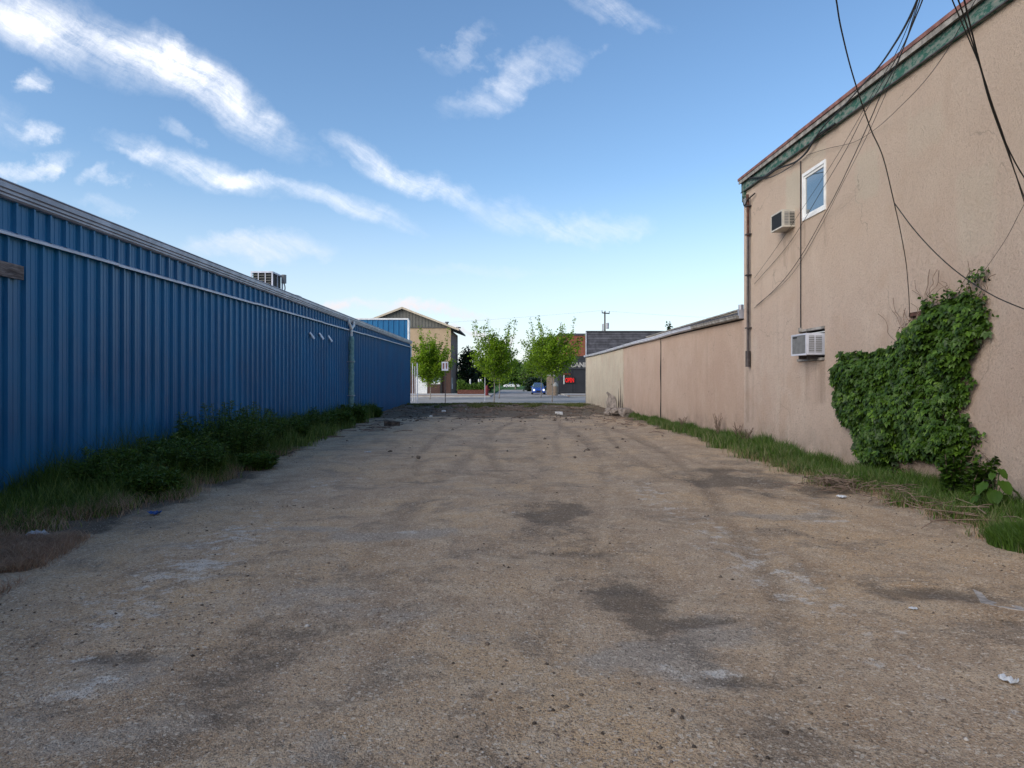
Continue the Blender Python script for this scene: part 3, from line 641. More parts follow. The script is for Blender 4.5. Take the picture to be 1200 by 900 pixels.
    MB().tube([wp(y, 1.96, .07), wp(y, 2.35, .07)], .062, 10).build('pipe_boot', M['pipe'], t)
    MB().tube([wp(y, 2.3, .07), wp(y, 4.2, .07), wp(y, 5.15, .07)], .034, 10).build('drainpipe', M['pipe'], t)
    MB().tube([wp(y, 5.15, .07), wp(y, 6.0, .07), wp(y, 6.2, .085)], .034, 10).build('drainpipe', M['rust'], t)
    for z in (2.9, 4.2, 5.2, 5.9): wbox(MB(), y-.07, y+.07, z, z+.03, 0, .125).build('pipe_strap', M['pipe'], t)
    MB().tube(catmull([wp(17.15, 6.25, .05), wp(17.05, 6.02, .08), wp(16.9, 5.95, .10), wp(16.75, 6.05, .10), wp(16.4, 6.12, .05)], 5), .018, 6).build('cable_loop', M['black'], t)
    wbox(MB(), 16.92, 17.08, 6.0, 6.16, .0, .08).build('junction_box', M['grey'], t)
    yc, _ = W(939.3, 300); MB().tube([wp(yc, 6.12, .02), wp(yc, 2.66, .02)], .012, 6).build('conduit', M['pipe'], t)
    MB().box((wx(yc)-.05, yc-.04, 2.62), (wx(yc)+.0, yc+.04, 2.70)).build('conduit_box', M['greyboard'], t)
    # cable clipped under the fascia
    pts = [wp(W(px, 0)[0], W(px, py)[1], o) for px, py, o in ((874, 209, .08), (900, 207, .08), (915, 198, .08), (935, 190, .06), (950, 178, .08), (963, 160, .1), (985, 145, .1))]
    MB().tube(catmull(pts, 6), .02, 6).build('clipped_cable', M['black'], t)
two_storey()

def ac_unit(name, Y0, Y1, o, z0, z1, label, face, casem, group):
    t = empty(name, wp((Y0+Y1)/2, z0), label, 'air conditioner', group)
    b = wbox(MB(), Y0, Y1, z0, z1, -.10, o).build('case', casem, t, bevel=.012)
    # condenser face: rim and grille slats
    g = wbox(MB(), Y0+.03, Y1-.03, z0+.035, z1-.035, o, o+.004).build('grille', face, t)
    sl = MB(); n = 13
    for k in range(n):
        z = z0+.045+(z1-z0-.09)*k/(n-1); wbox(sl, Y0+.035, Y1-.035, z-.004, z+.004, o+.004, o+.012)
    s = sl.build('grille_fins', M['dark'] if face is M['dark'] else M['grey'], t)
    rim = MB()
    for a in ((Y0, Y1, z0, z0+.03), (Y0, Y1, z1-.03, z1), (Y0, Y0+.028, z0+.03, z1-.03), (Y1-.028, Y1, z0+.03, z1-.03)): wbox(rim, *a, o, o+.016)
    rim.build('bezel', casem, t)
    for (a, b_) in ((.12, .46), (.54, .93)):       # side louvres facing the camera
        lv = MB(); x0 = wx(Y0)-o+ (o)*a; x1 = wx(Y0)-o+o*b_
        lv.box((x0, Y0-.003, z0+.05), (x1, Y0+.002, z1-.05)); l = lv.build('side_vent', M['dark'] if face is M['dark'] and a > .3 else M['grey'], t)
        fn = MB()
        for k in range(8): z = z0+.07+(z1-z0-.14)*k/7; fn.box((x0, Y0-.012, z-.006), (x1, Y0-.003, z+.003))
        fn.build('side_fins', casem, t)
    return t
ac_unit('air_conditioner', 14.31, 14.90, .26, 4.84, 5.21, 'beige box air conditioner with black grille beside the upper white window', M['dark'], M['beige'], 'air conditioners through the stucco wall')
a2 = ac_unit('air_conditioner', 13.10, 13.76, .31, 2.11, 2.53, 'grey and white air conditioner low in the stucco wall left of the ivy', M['grey'], M['galv_light'], 'air conditioners through the stucco wall')
wbox(MB(), 13.50, 13.68, 2.455, 2.48, .327, .331).build('maker_plate', M['black'], a2)
for yy in (13.25, 13.6): wbox(MB(), yy-.02, yy+.02, 2.04, 2.108, -.05, .24).build('support_bracket', M['pipe'], a2)

def low_building():
    t = empty('low_stucco_building', (wx(30), 30, 0), 'low pink and cream stucco building with long wavy gutter beyond the tall one', 'building')
    zt = lambda y: 3.14+.0028*(y-17.5)+.03*math.sin((y-17.5)*.2)
    def seg(a, b, mat, off=0):
        mb = MB(); n = max(2, int((b-a)/1.2))
        ys = [a+(b-a)*i/n for i in range(n+1)]
        for i in range(n): mb.quad(wp(ys[i], -.1, off), wp(ys[i], zt(ys[i])+.02, off), wp(ys[i+1], zt(ys[i+1])+.02, off), wp(ys[i+1], -.1, off))
        mb.quad(wp(a, -.1, off), wp(a, -.1, -.3), wp(a, zt(a), -.3), wp(a, zt(a), off)); mb.quad(wp(b, -.1, off), wp(b, zt(b), off), wp(b, zt(b), -.3), wp(b, -.1, -.3))
        return mb.build('wall_section', mat, t)
    seg(17.27, 25.84, M['stucco_low']); seg(25.90, 33.25, M['stucco_low'], .03); seg(33.26, 47.0, M['cream'], .045)
    MB().box((wx(17)+.3, 17.27, -.1), (17, 46.7, 3.1)).build('core', M['hole'], t)
    MB().box((wx(47)-.045, 46.70, -.1), (17, 47.0, 3.25)).build('street_wall', M['cream'], t)
    # gutter: sagging, its fall changes along the eave
    def gut(y): return 3.19+.0028*(y-17.5)+.035*math.sin((y-17.5)*.2)-(.03 if 24 < y < 30 else 0)*math.sin((y-24)/6*math.pi)
    pr = [(-.02, 0), (.10, 0), (.13, .03), (.13, .075), (.145, .085), (.145, .10), (.13, .10), (.12, .085), (-.02, .085)]
    yy = [17.33, 21.4, 25.9, 30.4, 35.2, 40.5, 47.1]
    for i in range(len(yy)-1):
        a, b = yy[i], yy[i+1]; n = 6; V = []; F = []; d = .004*(i % 2); k = len(pr)
        for j in range(n+1):
            y = a+(b-a-.004)*j/n; V += [wp(y, gut(y)+z+d, x+d+.03) for x, z in pr]
        for j in range(n):
            for q in range(k): F.append((j*k+q, j*k+(q+1) % k, (j+1)*k+(q+1) % k, (j+1)*k+q))
        F += [tuple(range(k))[::-1], tuple(n*k+q for q in range(k))]
        mesh('gutter', V, F, M['greyboard'] if i in (0,) else M['galv_light'], t)
    for (a, b, z0, z1, o0, o1, m_) in ((17.34, 24.0, .10, .17, -.3, .10, 'roofing'), (24.0, 47.05, .09, .125, -.3, .15, 'galv_light')):
        mb = MB(); n = 8
        for j in range(n):
            c, d = a+(b-a)*j/n, a+(b-a)*(j+1)/n
            mb.hexa([wp(c, gut(c)+z0, o1), wp(c, gut(c)+z0, o0), wp(d, gut(d)+z0, o0), wp(d, gut(d)+z0, o1), wp(c, gut(c)+z1, o1), wp(c, gut(c)+z1, o0), wp(d, gut(d)+z1, o0), wp(d, gut(d)+z1, o1)])
        mb.build('eave_edge', M[m_], t)
    MB().hexa([wp(17.3, 3.25, -.25), (17, 17.3, 3.2), (17, 46.7, 3.3), wp(46.7, 3.3, -.25), wp(17.3, 3.36, -.25), (17, 17.3, 3.36), (17, 46.7, 3.46), wp(46.7, 3.42, -.25)]).build('roof', M['roofing'], t)
    wbox(MB(), 19.3, 31.0, 3.36, 3.60, -.75, -.60).build('roof_curb', M['cream'], t)
    wbox(MB(), 19.25, 31.05, 3.60, 3.64, -.80, -.56).build('curb_cap', M['greyboard'], t)
    MB().box((wx(17.4)-.10, 17.32, 3.20), (wx(17.4)+.1, 17.45, 3.42)).build('gutter_end', M['galv'], t)
    MB().tube([(wx(17.8)+.12, 17.8, 3.3), (wx(17.8)+.12, 17.8, 3.60)], .07, 10).build('roof_vent', M['galv'], t)
    # false front seen from behind, clad in dark laps
    MB().box((wx(47)-.02, 46.75, 3.26), (17, 46.98, 4.98)).build('false_front', M['roofing'], t)
    x1 = 17
    for k in range(9):
        z = 3.42+k*.176; MB().hexa([(wx(47), 46.70, z), (x1, 46.70, z), (x1, 46.749, z), (wx(47), 46.749, z), (wx(47), 46.735, z+.170), (x1, 46.735, z+.170), (x1, 46.749, z+.170), (wx(47), 46.749, z+.170)]).build('siding_board', M['slate'] if k % 2 else M['slate2'], t)
    MB().box((wx(47)-.05, 46.64, 5.0), (17.05, 47.06, 5.06)).build('parapet_cap', M['roofing'], t)
    MB().box((wx(47)-.06, 46.66, 3.40), (wx(47)-.022, 47.02, 4.999)).build('corner_trim', M['galv_light'], t)
    MB().box((wx(47)-.06, 46.72, -.1), (wx(47)-.0455, 46.99, 3.2)).build('corner_trim', M['greyboard'], t)
    # open joint with a black filler cord, stains come from broken render
    MB().tube([wp(25.87, z, .0+.01*math.sin(z*4)) for z in np.linspace(0.1, 3.15, 16)], .030, 6).build('joint_filler', M['black'], t)
    # torn render shards at the base of the cream wall
    Y = 34.0
    for (dy, w_, h, m_) in ((-.1, .30, 1.75, 'pipe'), (.45, .42, 1.25, 'pipe'), (-.55, .3, 1.0, 'pipe')):
        mb = MB(); y = Y+dy
        pr = [(-w_/2, 0), (w_/2, 0), (w_*.55, h*.35), (w_*.2, h*.55), (w_*.1, h), (-w_*.1, h*.7), (-w_*.5, h*.4)]
        mb.V = [wp(y+a, b, .046) for a, b in pr]+[wp(y+a, b, .052) for a, b in pr]; k = len(pr)
        mb.F = [tuple(range(k, 2*k)), tuple(range(k))[::-1]]+[(i, (i+1) % k, k+(i+1) % k, k+i) for i in range(k)]
        mb.build('torn_render', M['darkstain'], t)
M['slate'] = simple('dark_slate_board', (.085, .083, .095), .75, .3, 0, .3, 3); M['slate2'] = simple('grey_slate_board', (.105, .103, .115), .75, .3, 0, .3, 3)
M['darkstain'] = simple('exposed_dark_backing', (.10, .075, .06), .95, .1, 0, .5, 9, .01)
low_building()

# ------------------------------------------------------------------ cables
def cable(pts, r, label, group=None, n=10):
    q = catmull([P(px, py, min(Y, WX0/((px-602)/800+WK)-.10) if px > 870 else Y) for px, py, Y in pts], n)
    o = MB().tube(q, r*.68, 6).build('overhead_cable', M['black'], None, True); return tag(o, label, 'cable', group)
def Wp(px, py, o=.03): y, z = W(px, py); return (px, py, y-.05)
cable([(974,-30,4.2),(980,0,4.6),(986,35,5.0),(1000,90,5.8),(1020,150,6.8),(1035,185,7.4),(1048,238,8.0)], .0085, 'thick black cable crossing the others, hanging from top edge to the forked splice')
cable([(1048,238,8.0),(1056,275,8.6),(1062,310,9.1),(1065,345,9.6),(1066,372,W(1066,372)[0]-.06)], .008, 'thin black drop cable from splice down to the opening above the ivy')
cable([(1048,238,8.0),(1072,270,7.8),(1100,300,7.6),(1130,325,7.4),(1165,347,7.1),(1205,364,6.9),(1260,384,6.6)], .009, 'black cable sagging right from the splice across the stucco above the ivy')
cable([(1085,-30,5.0),(1075,0,5.4),(1062,28,6.0),(1048,52,6.7),(1030,78,7.8),(1007,104,9.0),(985,128,10.2),(962,152,11.2),(938,186,12.6),(905,207,14.8),(876,212,16.6)], .014, 'thickest twisted cable running along the green fascia to the roof corner')
cable([(1088,-30,5.2),(1078,0,5.6),(1060,50,6.6),(1035,95,8.2),(1012,135,9.6),(990,178,11.2),(960,228,12.9),(925,285,14.7),(884,333,16.7)], .007, 'thin black cable of the fan passing over the white window, ending upper at the drainpipe')
cable([(1084,-30,5.1),(1075,2,5.5),(1050,62,6.8),(1025,105,8.3),(1000,150,9.8),(975,192,11.6),(940,245,13.2),(910,290,14.9),(884,326,16.5)], .005, 'thinnest cable of the fan passing behind the window frame corner')
cable([(1090,-30,5.4),(1081,0,5.8),(1068,32,6.5),(1052,72,7.5),(1035,105,8.6),(1020,140,9.6),(1002,180,10.8),(982,222,11.9),(966,252,12.9),(940,298,14.3),(915,332,15.4),(884,361,16.7)], .009, 'black cable of the fan sagging lowest to the wall left of the lower air conditioner')
cable([(1082,-30,5.2),(1073,10,5.8),(1050,80,7.4),(1018,155,9.7),(985,220,11.9),(955,278,13.8),(925,325,15.1),(886,358,16.6)], .005, 'faint thin cable doubling the lowest cable of the fan')
cable([(1160,-30,6.2),(1143,0,6.8),(1127,28,7.4),(1106,65,8.2),(1082,97,9.2),(1058,122,10.1),(1030,148,11.1),(1002,166,11.9),(970,174,12.9),(945,182,13.7)], .006, 'thin cable curving from the upper fascia down to above the white window')
cable([(1106,-30,4.0),(1116,0,4.2),(1132,38,4.6),(1150,82,5.0),(1164,125,5.5),(1178,165,5.8),(1203,245,6.4),(1225,310,6.8)], .006, 'leftmost of the bundle of cables at the top right')
cable([(1124,-30,3.8),(1130,0,4.0),(1140,42,4.3),(1151,85,4.6),(1165,130,5.0),(1182,175,5.3),(1205,215,5.6),(1250,275,6)], .0075, 'rightmost thick cable of the bundle at the top right')
cable([(1110,-30,4.0),(1123,0,4.2),(1137,42,4.5),(1149,80,4.8),(1160,120,5.1),(1178,170,5.5),(1204,240,6.1),(1240,320,6.6)], .007, 'middle cable of the bundle at the top right')
cable([(1230,190,6.9),(1200,240,7.2),(1180,278,7.6),(1160,308,8.0),(1142,332,8.35)], .004, 'faint thin wire rising right from the top of the ivy')

# ------------------------------------------------------------------ vegetation helpers
def leaves_mesh(ctr, d, nrm, ln, wd, fold=.25):
    d = d/np.linalg.norm(d, axis=1, keepdims=True); s = np.cross(d, nrm); s /= (np.linalg.norm(s, axis=1, keepdims=True)+1e-9); nn = np.cross(s, d)
    ln = ln[:, None]; wd = wd[:, None]
    a = ctr; mid = ctr+d*ln*.45; tip = ctr+d*ln-nn*ln*.12
    l = mid+s*wd+nn*wd*fold; r = mid-s*wd+nn*wd*fold
    n = len(ctr); V = np.stack([a, l, tip, r], 1).reshape(-1, 3); b = np.arange(n)[:, None]*4
    F = np.concatenate([b+[0, 3, 2], b+[0, 2, 1]], 1).reshape(-1, 3); return V, F
def unit(v): return v/(np.linalg.norm(v, axis=-1, keepdims=True)+1e-9)
def blades(x, y, z, h, lean=.35, wd=.006):
    n = len(x); a = rng.random(n)*2*np.pi; b = rng.random(n)*2*np.pi; k = lean*(.3+rng.random(n))*h
    sx, sy = np.cos(a)*wd, np.sin(a)*wd; lx, ly = np.cos(b)*k, np.sin(b)*k
    p = lambda X, Y, Z: np.stack([X, Y, Z], 1)
    V = np.stack([p(x-sx, y-sy, z), p(x+sx, y+sy, z), p(x-sx*.7+lx*.3, y-sy*.7+ly*.3, z+h*.55), p(x+sx*.7+lx*.3, y+sy*.7+ly*.3, z+h*.55), p(x+lx, y+ly, z+h*(1-.15*rng.random(n)))], 1).reshape(-1, 3)
    q = np.arange(n)[:, None]*5; F = np.concatenate([q+[0, 1, 3], q+[0, 3, 2], q+[2, 3, 4]], 1).reshape(-1, 3); return V, F
def edge_r(y): return np.interp(y, [-1, 5, 6.4, 7.2, 8.4, 10, 13, 18.8, 28.4, 32], [4.9, 4.9, 4.85, 4.95, 5.1, 5.0, 4.95, 5.08, 5.42, 5.5])
def edge_l(y): return np.interp(y, [-1, 5, 6.6, 7.6, 8.4, 11.1, 13.8, 18.8, 28.4, 34], [-5.8, -5.7, -5.5, -5.3, -4.95, -4.9, -5.15, -5.6, -6.25, -6.6])
def grass_strip(name, n, y0, y1, inner, outer, hfun, mat, wd, label, lean=.4, varhi=1.0, power=1.0):
    y = y0+(y1-y0)*rng.random(n)**power; t = rng.random(n)
    x = inner(y)+(outer(y)+(fbm(y*1.7, y*0+3, 3)-.5)*.9+rng.normal(0, .13, n)-inner(y))*t
    clump = fbm(x*3.1, y*3.1, 3); keep = rng.random(n) < np.clip(clump*2.6-.45, .05, 1); x, y, t, clump = x[keep], y[keep], t[keep], clump[keep]
    z = HZ(x, y)[0]-.01; h = hfun(y, t)*(.45+.75*rng.random(len(x)))*(.55+.9*clump)
    V, F = blades(x, y, z, h, lean, wd); var = np.repeat(np.clip(rng.random(len(x))**1.15*varhi*(.7+.6*t), 0, 1), 5)
    o = trimesh(name, V, F, mat, attrs={'var': var}); return tag(o, label, 'grass', kind='stuff')
wall_r = lambda y: wx(y)-.03
grass_strip('grass', 62000, 2, 14, wall_r, edge_r, lambda y, t: .30-.14*t-.0*y, M['grass'], .0045, 'green grass growing along the foot of the pink stucco wall')
grass_strip('grass', 42000, 13, 31, wall_r, lambda y: edge_r(y), lambda y, t: np.interp(y, [13, 18, 31], [.40, .34, .24])*(1-.35*t), M['grass'], .007, 'longer green grass strip by the low stucco wall further back')
grass_strip('grass', 70000, 4, 16, lambda y: y*0+LX+.06, edge_l, lambda y, t: (.42-.26*t)*np.interp(y, [6, 9, 11], [.5, .9, 1.2]), M['weedgrass'] if 'weedgrass' in M else M['weed'], .0045, 'dark green grass and low weeds along the foot of the blue wall', .5)
grass_strip('grass', 40000, 15, 33, lambda y: y*0+LX+.06, edge_l, lambda y, t: .55-.25*t, M['weed'], .007, 'dark weeds by the blue wall around the pale pipe')
grass_strip('dry_grass', 16000, 5.5, 16, lambda y: edge_l(y)-.5, lambda y: edge_l(y)+.12, lambda y, t: .16+y*0, M['drygrass'], .0035, 'dry straw blades along the outer edge of the left weeds', .9)
grass_strip('dry_grass', 9000, 3, 16, lambda y: edge_r(y)+.35, lambda y: edge_r(y)-.08, lambda y, t: .14+y*0, M['drygrass'], .0035, 'dry straw blades along the outer edge of the right grass', .9)
grass_strip('tall_grass', 9000, 6.5, 15, lambda y: y*0+LX+.1, edge_l, lambda y, t: (.75-.4*t)*np.interp(y, [6.5, 9, 11, 15], [.45, .8, 1.15, 1.1]), M['weed'], .004, 'tall thin weed stalks rising among the bushes by the blue wall', .45)
grass_strip('tall_grass', 5000, 15, 32, lambda y: y*0+LX+.1, edge_l, lambda y, t: .85-.4*t, M['weed'], .007, 'tall thin stalks among weeds further along the blue wall', .4)
def dry():
    n = 60000; y = 4.0+3.0*rng.random(n); x = -5.5+2.2*rng.random(n); k = (fbm(x*2.5, y*2.5, 3) > .36) & (x < -3.85-.28*(y-5)+.25*(rng.random(n)-.5)) & (x > -.78*y-.4)
    x, y = x[k], y[k]; V, F = blades(x, y, HZ(x, y)[0]-.01, .05+.08*rng.random(len(x)), 1.3, .003)
    tag(trimesh('dry_grass', V, F, M['drygrass'], attrs={'var': np.repeat(rng.random(len(x)), 5)}), 'flattened dry brown grass patch in the lower left corner', 'grass', kind='stuff')
dry()
def berm_grass():
    n = 60000; x = -6.6+11.3*rng.random(n); y = 39+7.7*rng.random(n); k = fbm(x*.9, y*.9, 3) > .66-.05*(y-39); x, y = x[k], y[k]
    V, F = blades(x, y, HZ(x, y)[0]-.01, .06+.10*rng.random(len(x)), .8, .014)
    tag(trimesh('grass', V, F, M['berm'], attrs={'var': np.repeat(rng.random(len(x)), 5)}), 'thin olive grass on the dirt berm at the far end of the lot', 'grass', kind='stuff')
def _berm():
    pass
mm = NT('berm_blade', .8, .2); v = mm.attr('var'); mm.col(mm.mix(mm.ramp(v, 0, 1), (.06, .085, .02), (.15, .15, .05))); M['berm'] = mm.m
berm_grass()

def plant(name, x, y, r, h, n_st, n_lf, ll, mat, label, cat, group=None, stemcol='bark', wdr=.32, droop=.3):
    z = gz(x, y); t = empty(name, (x, y, z), label, cat, group); sb = MB(); cs = []; ds = []
    per = max(3, n_lf//n_st)
    for k in range(n_st):
        a = random.uniform(0, 2*math.pi); rr = r*math.sqrt(random.random())*.95; b = Vector((x+math.cos(a)*rr, y+math.sin(a)*rr, z-.02))
        hh = h*random.choice((random.uniform(.45, .9), random.uniform(.8, 1.22)))*(1-.3*rr/r); tip = b+Vector((math.cos(a)*r*.45*random.random(), math.sin(a)*r*.45*random.random(), hh))
        mid = b.lerp(tip, .5)+Vector((random.uniform(-1, 1)*.05, random.uniform(-1, 1)*.05, .03)); q = catmull([b, mid, tip], 3)
        sb.tube(q, [.006]*len(q), 3, False)
        for j in range(per):
            u = .12+.88*random.random()**.8; i = min(int(u*(len(q)-1)), len(q)-2); p = q[i].lerp(q[i+1], u*(len(q)-1)-i)
            az = random.uniform(0, 2*math.pi); rad = (.02+.07*r)*(1.25-u)*random.random(); 
            cs.append((p.x+math.cos(az)*rad, p.y+math.sin(az)*rad, p.z)); ds.append((math.cos(az), math.sin(az), random.uniform(-.3, .9)))
    cs = np.array(cs); ds = np.array(ds); n = len(cs); nr = unit(np.array([0, 0, 1.])+rng.normal(0, .45, (n, 3)))
    V, F = leaves_mesh(cs, ds, nr, ll*(.6+.8*rng.random(n)), ll*wdr*(.6+.6*rng.random(n))*.6)
    hgt = np.clip((cs[:, 2]-z)/h, 0, 1); var = np.repeat(np.clip(rng.random(n)*.6+.35*hgt*rng.random(n), 0, 1), 4)
    trimesh('foliage', V, F, mat, t, {'var': var}); sb.build('stem', M[stemcol], t); return t
M['weed_stem'] = simple('green_stalk', (.05, .085, .025), .7, .2)
for (x, y, r, h, lab) in ((-5.75, 13.6, .8, 1.12, 'tallest dark weed bush, bushy mound against the blue wall'), (-5.95, 15.6, .6, 1.0, 'weed bush right behind the tallest one at the blue wall'),
        (-5.38, 11.3, .52, .70, 'weed bush bulging out onto the gravel before the tallest bush'), (-5.95, 12.1, .6, .72, 'weed bush tucked between the wall and the bulging bush'),
        (-5.95, 10.1, .5, .62, 'nearer upright weed with narrow stems by the blue wall'), (-5.2, 9.7, .36, .38, 'low weed clump nearest the gravel edge on the left'),
        (-4.75, 12.6, .28, .30, 'small separate weed tuft out on the gravel beside the bushes'), (-6.1, 18.3, .55, .62, 'fourth weed bush along the wall beyond the tall bushes'),
        (-6.15, 21.0, .55, .70, 'weed bush midway between tall bushes and pale pipe'), (-6.2, 23.8, .5, .62, 'weed bush before the pale pipe'),
        (-6.35, 26.6, .5, .72, 'weed bush just left of the pale pipe'), (-6.35, 29.6, .5, .55, 'weed bush just right of the pale pipe')):
    plant('weed_bush', x, y, r, h, int(60+110*r), int(3200+6500*r), .075 if y < 17 else .10, M['weed'], lab, 'bush', 'weed bushes along the blue wall', 'weed_stem')
for (px, py, h) in ((848, 506, .75), (872, 512, .6), (880, 512, .5), (806, 499, .5)):
    Yq = 1280/(py-447)*1.0; Yq = W(px, py)[0]-.2; x = wx(Yq)-.22
    t = empty('dry_weed', (x, Yq, 0), {848: 'tallest dry bare weed standing in grass at the low wall', 872: 'middle dry bare weed at the low wall near the building joint', 880: 'rightmost dry bare weed right by the tall building corner', 806: 'small dry weed furthest along the low wall'}[px], 'weed', 'dry weeds at the low wall')
    sb = MB()
    for k in range(9):
        a = random.uniform(0, 6.28); d = random.uniform(.05, .2); hh = h*random.uniform(.6, 1)
        q = catmull([(x, Yq, 0), (x+math.cos(a)*d*.5, Yq+math.sin(a)*d*.5, hh*.6), (x+math.cos(a)*d, Yq+math.sin(a)*d, hh)], 4); sb.tube(q, .006, 3, False)
        for j in range(4):
            p = q[3+j]; sb.tube([p, p+Vector((random.uniform(-.07, .07), random.uniform(-.07, .07), .07))], .005, 3, False)
    sb.build('stem', M['twig'], t)

# ivy on the wall
def in_poly(px, py, poly):
    c = np.zeros(len(px), bool); j = len(poly)-1
    for i in range(len(poly)):
        xi, yi = poly[i]; xj, yj = poly[j]
        m_ = ((yi > py) != (yj > py)) & (px < (xj-xi)*(py-yi)/(yj-yi+1e-12)+xi); c ^= m_; j = i
    return c
def ivy():
    poly = [(345,372),(420,352),(480,352),(600,322),(660,280),(690,225),(740,160),(800,120),(880,85),(960,75),(1010,110),(1030,180),(1050,215),(1045,260),(1005,330),(990,360),(960,420),(985,490),(975,540),(940,580),(930,640),(972,690),(975,760),(955,820),(900,868),(860,880),(810,835),(700,838),(640,850),(560,892),(500,862),(440,790),(420,700),(365,655),(330,565),(350,500),(322,450)]
    pts = [W(900+.25*a, 330+.25*b) for a, b in poly]            # (Y, z) on the wall
    Y = np.array([p[0] for p in pts]); Zz = np.array([p[1] for p in pts])
    t = empty('ivy', (wx(9), 9, 0), 'big dense green climbing vine spread over the right stucco wall', 'climbing plant')
    n = 13000; y = Y.min()-.1+(Y.max()-Y.min()+.2)*rng.random(n); z = Zz.min()-.1+(Zz.max()-Zz.min()+.2)*rng.random(n)
    jy = y+(fbm(y*5, z*5, 3)-.5)*.22+rng.normal(0, .02, n); jz = z+(fbm(y*5+30, z*5, 3)-.5)*.22+rng.normal(0, .02, n)
    k = in_poly(jy, jz, pts); y, z = y[k], z[k]+.05; n = len(y)
    # distance to the outline for thickness
    d = np.full(n, 9.)
    for i in range(len(pts)):
        a = np.array(pts[i]); b = np.array(pts[(i+1) % len(pts)]); ab = b-a; tt = np.clip(((y-a[0])*ab[0]+(z-a[1])*ab[1])/(ab@ab), 0, 1); d = np.minimum(d, np.hypot(y-a[0]-tt*ab[0], z-a[1]-tt*ab[1]))
    lump = fbm(y*3.2, z*2.6, 3); th = .03+np.clip(d*.7, 0, .12)+np.clip((lump-.40)*.7, 0, .16)*np.clip(d*5, 0, 1)
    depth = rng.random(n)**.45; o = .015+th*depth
    c = np.stack([wx(y)-o, y, z], 1)
    # five leaflets hang from each stalk, fanned
    cs = []; ds = []; ns = []; vs = []; L_ = []
    base_n = unit(np.stack([-1+rng.normal(0, .35, n), -.25+rng.normal(0, .35, n), .75+rng.normal(0, .35, n)], 1))
    down = unit(np.stack([-.35+rng.normal(0, .3, n), rng.normal(0, .45, n), -1+rng.normal(0, .35, n)], 1))
    down = unit(down-base_n*np.sum(down*base_n, 1, keepdims=True)); side = np.cross(base_n, down); tone = rng.random(n); size = .050+.075*rng.random(n)**1.4
    for a in (-80, -40, 0, 40, 80):
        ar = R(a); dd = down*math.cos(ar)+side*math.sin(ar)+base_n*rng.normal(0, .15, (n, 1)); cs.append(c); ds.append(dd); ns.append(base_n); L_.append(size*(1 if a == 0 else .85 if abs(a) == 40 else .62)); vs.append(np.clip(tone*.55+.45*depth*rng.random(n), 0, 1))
    cs = np.concatenate(cs); ds = np.concatenate(ds); ns = np.concatenate(ns); L_ = np.concatenate(L_); vs = np.concatenate(vs)
    V, F = leaves_mesh(cs, ds, ns, L_, L_*.30, .3); trimesh('foliage', V, F, M['ivy'], t, {'var': np.repeat(vs, 4)})
    sb = MB()                                                  # woody stems on the wall, bare trailing ends
    def stem(path, r=.008): sb.tube(catmull([wp(*W(a, b), o) for a, b, o in path], 6), r, 5)
    stem([(1128,590,.05),(1122,560,.06),(1128,530,.05),(1120,500,.06),(1112,450,.06),(1118,400,.06)], .016)
    stem([(1122,560,.06),(1100,535,.05),(1080,500,.05),(1060,450,.05)], .011); stem([(1052,565,.03),(1056,545,.05),(1054,520,.05)], .008)
    stem([(1052,565,.02),(1060,553,.04),(1072,548,.04),(1080,530,.05)], .006); stem([(1030,560,.02),(1042,552,.04),(1052,548,.06),(1060,535,.05)], .006)
    rnd = random.Random(3)
    for _ in range(46):
        a = rnd.choice([(1100,352),(1115,345),(1130,342),(1140,345),(1150,350),(1158,360),(1092,362),(1080,376),(1068,392),(1058,402),(1148,512),(1150,520),(1146,535),(1070,545)])
        x, y_ = a; pth = [(x, y_, .06)]; dx, dy = rnd.uniform(-5, 5), rnd.uniform(-8, -1) if y_ < 500 else rnd.uniform(0, 8)
        for s in range(rnd.randint(3, 5)): x += dx+rnd.uniform(-4, 4); y_ += dy+rnd.uniform(-4, 3); pth.append((x, y_, .03+.08*rnd.random()))
        stem(pth, .0035+.002*rnd.random())
    stem([(1142,335,.1),(1136,345,.06),(1128,356,.08)], .006)
    sb.build('stem', M['twig'], t)
    # scattered leaves on the bare top ends
    m_ = 420; ty = []; tz = []
    for _ in range(m_): a = rnd.choice([(1100,350),(1120,343),(1140,338),(1152,352),(1158,364),(1075,385),(1062,400),(1150,515),(1148,535),(1055,548),(1156,320),(1148,325)]); q = W(a[0]+rnd.gauss(0, 5), a[1]+rnd.gauss(0, 4)); ty.append(q[0]); tz.append(q[1])
    ty = np.array(ty); tz = np.array(tz); c = np.stack([wx(ty)-.03-.1*rng.random(m_), ty, tz], 1)
    V, F = leaves_mesh(c, unit(rng.normal(0, 1, (m_, 3))+[0, 0, -.6]), unit(rng.normal(0, .5, (m_, 3))+[-1, 0, .5]), .04+.04*rng.random(m_), .014+.012*rng.random(m_)); trimesh('stray_leaves', V, F, M['ivy'], t, {'var': np.repeat(rng.random(m_), 4)})
ivy()

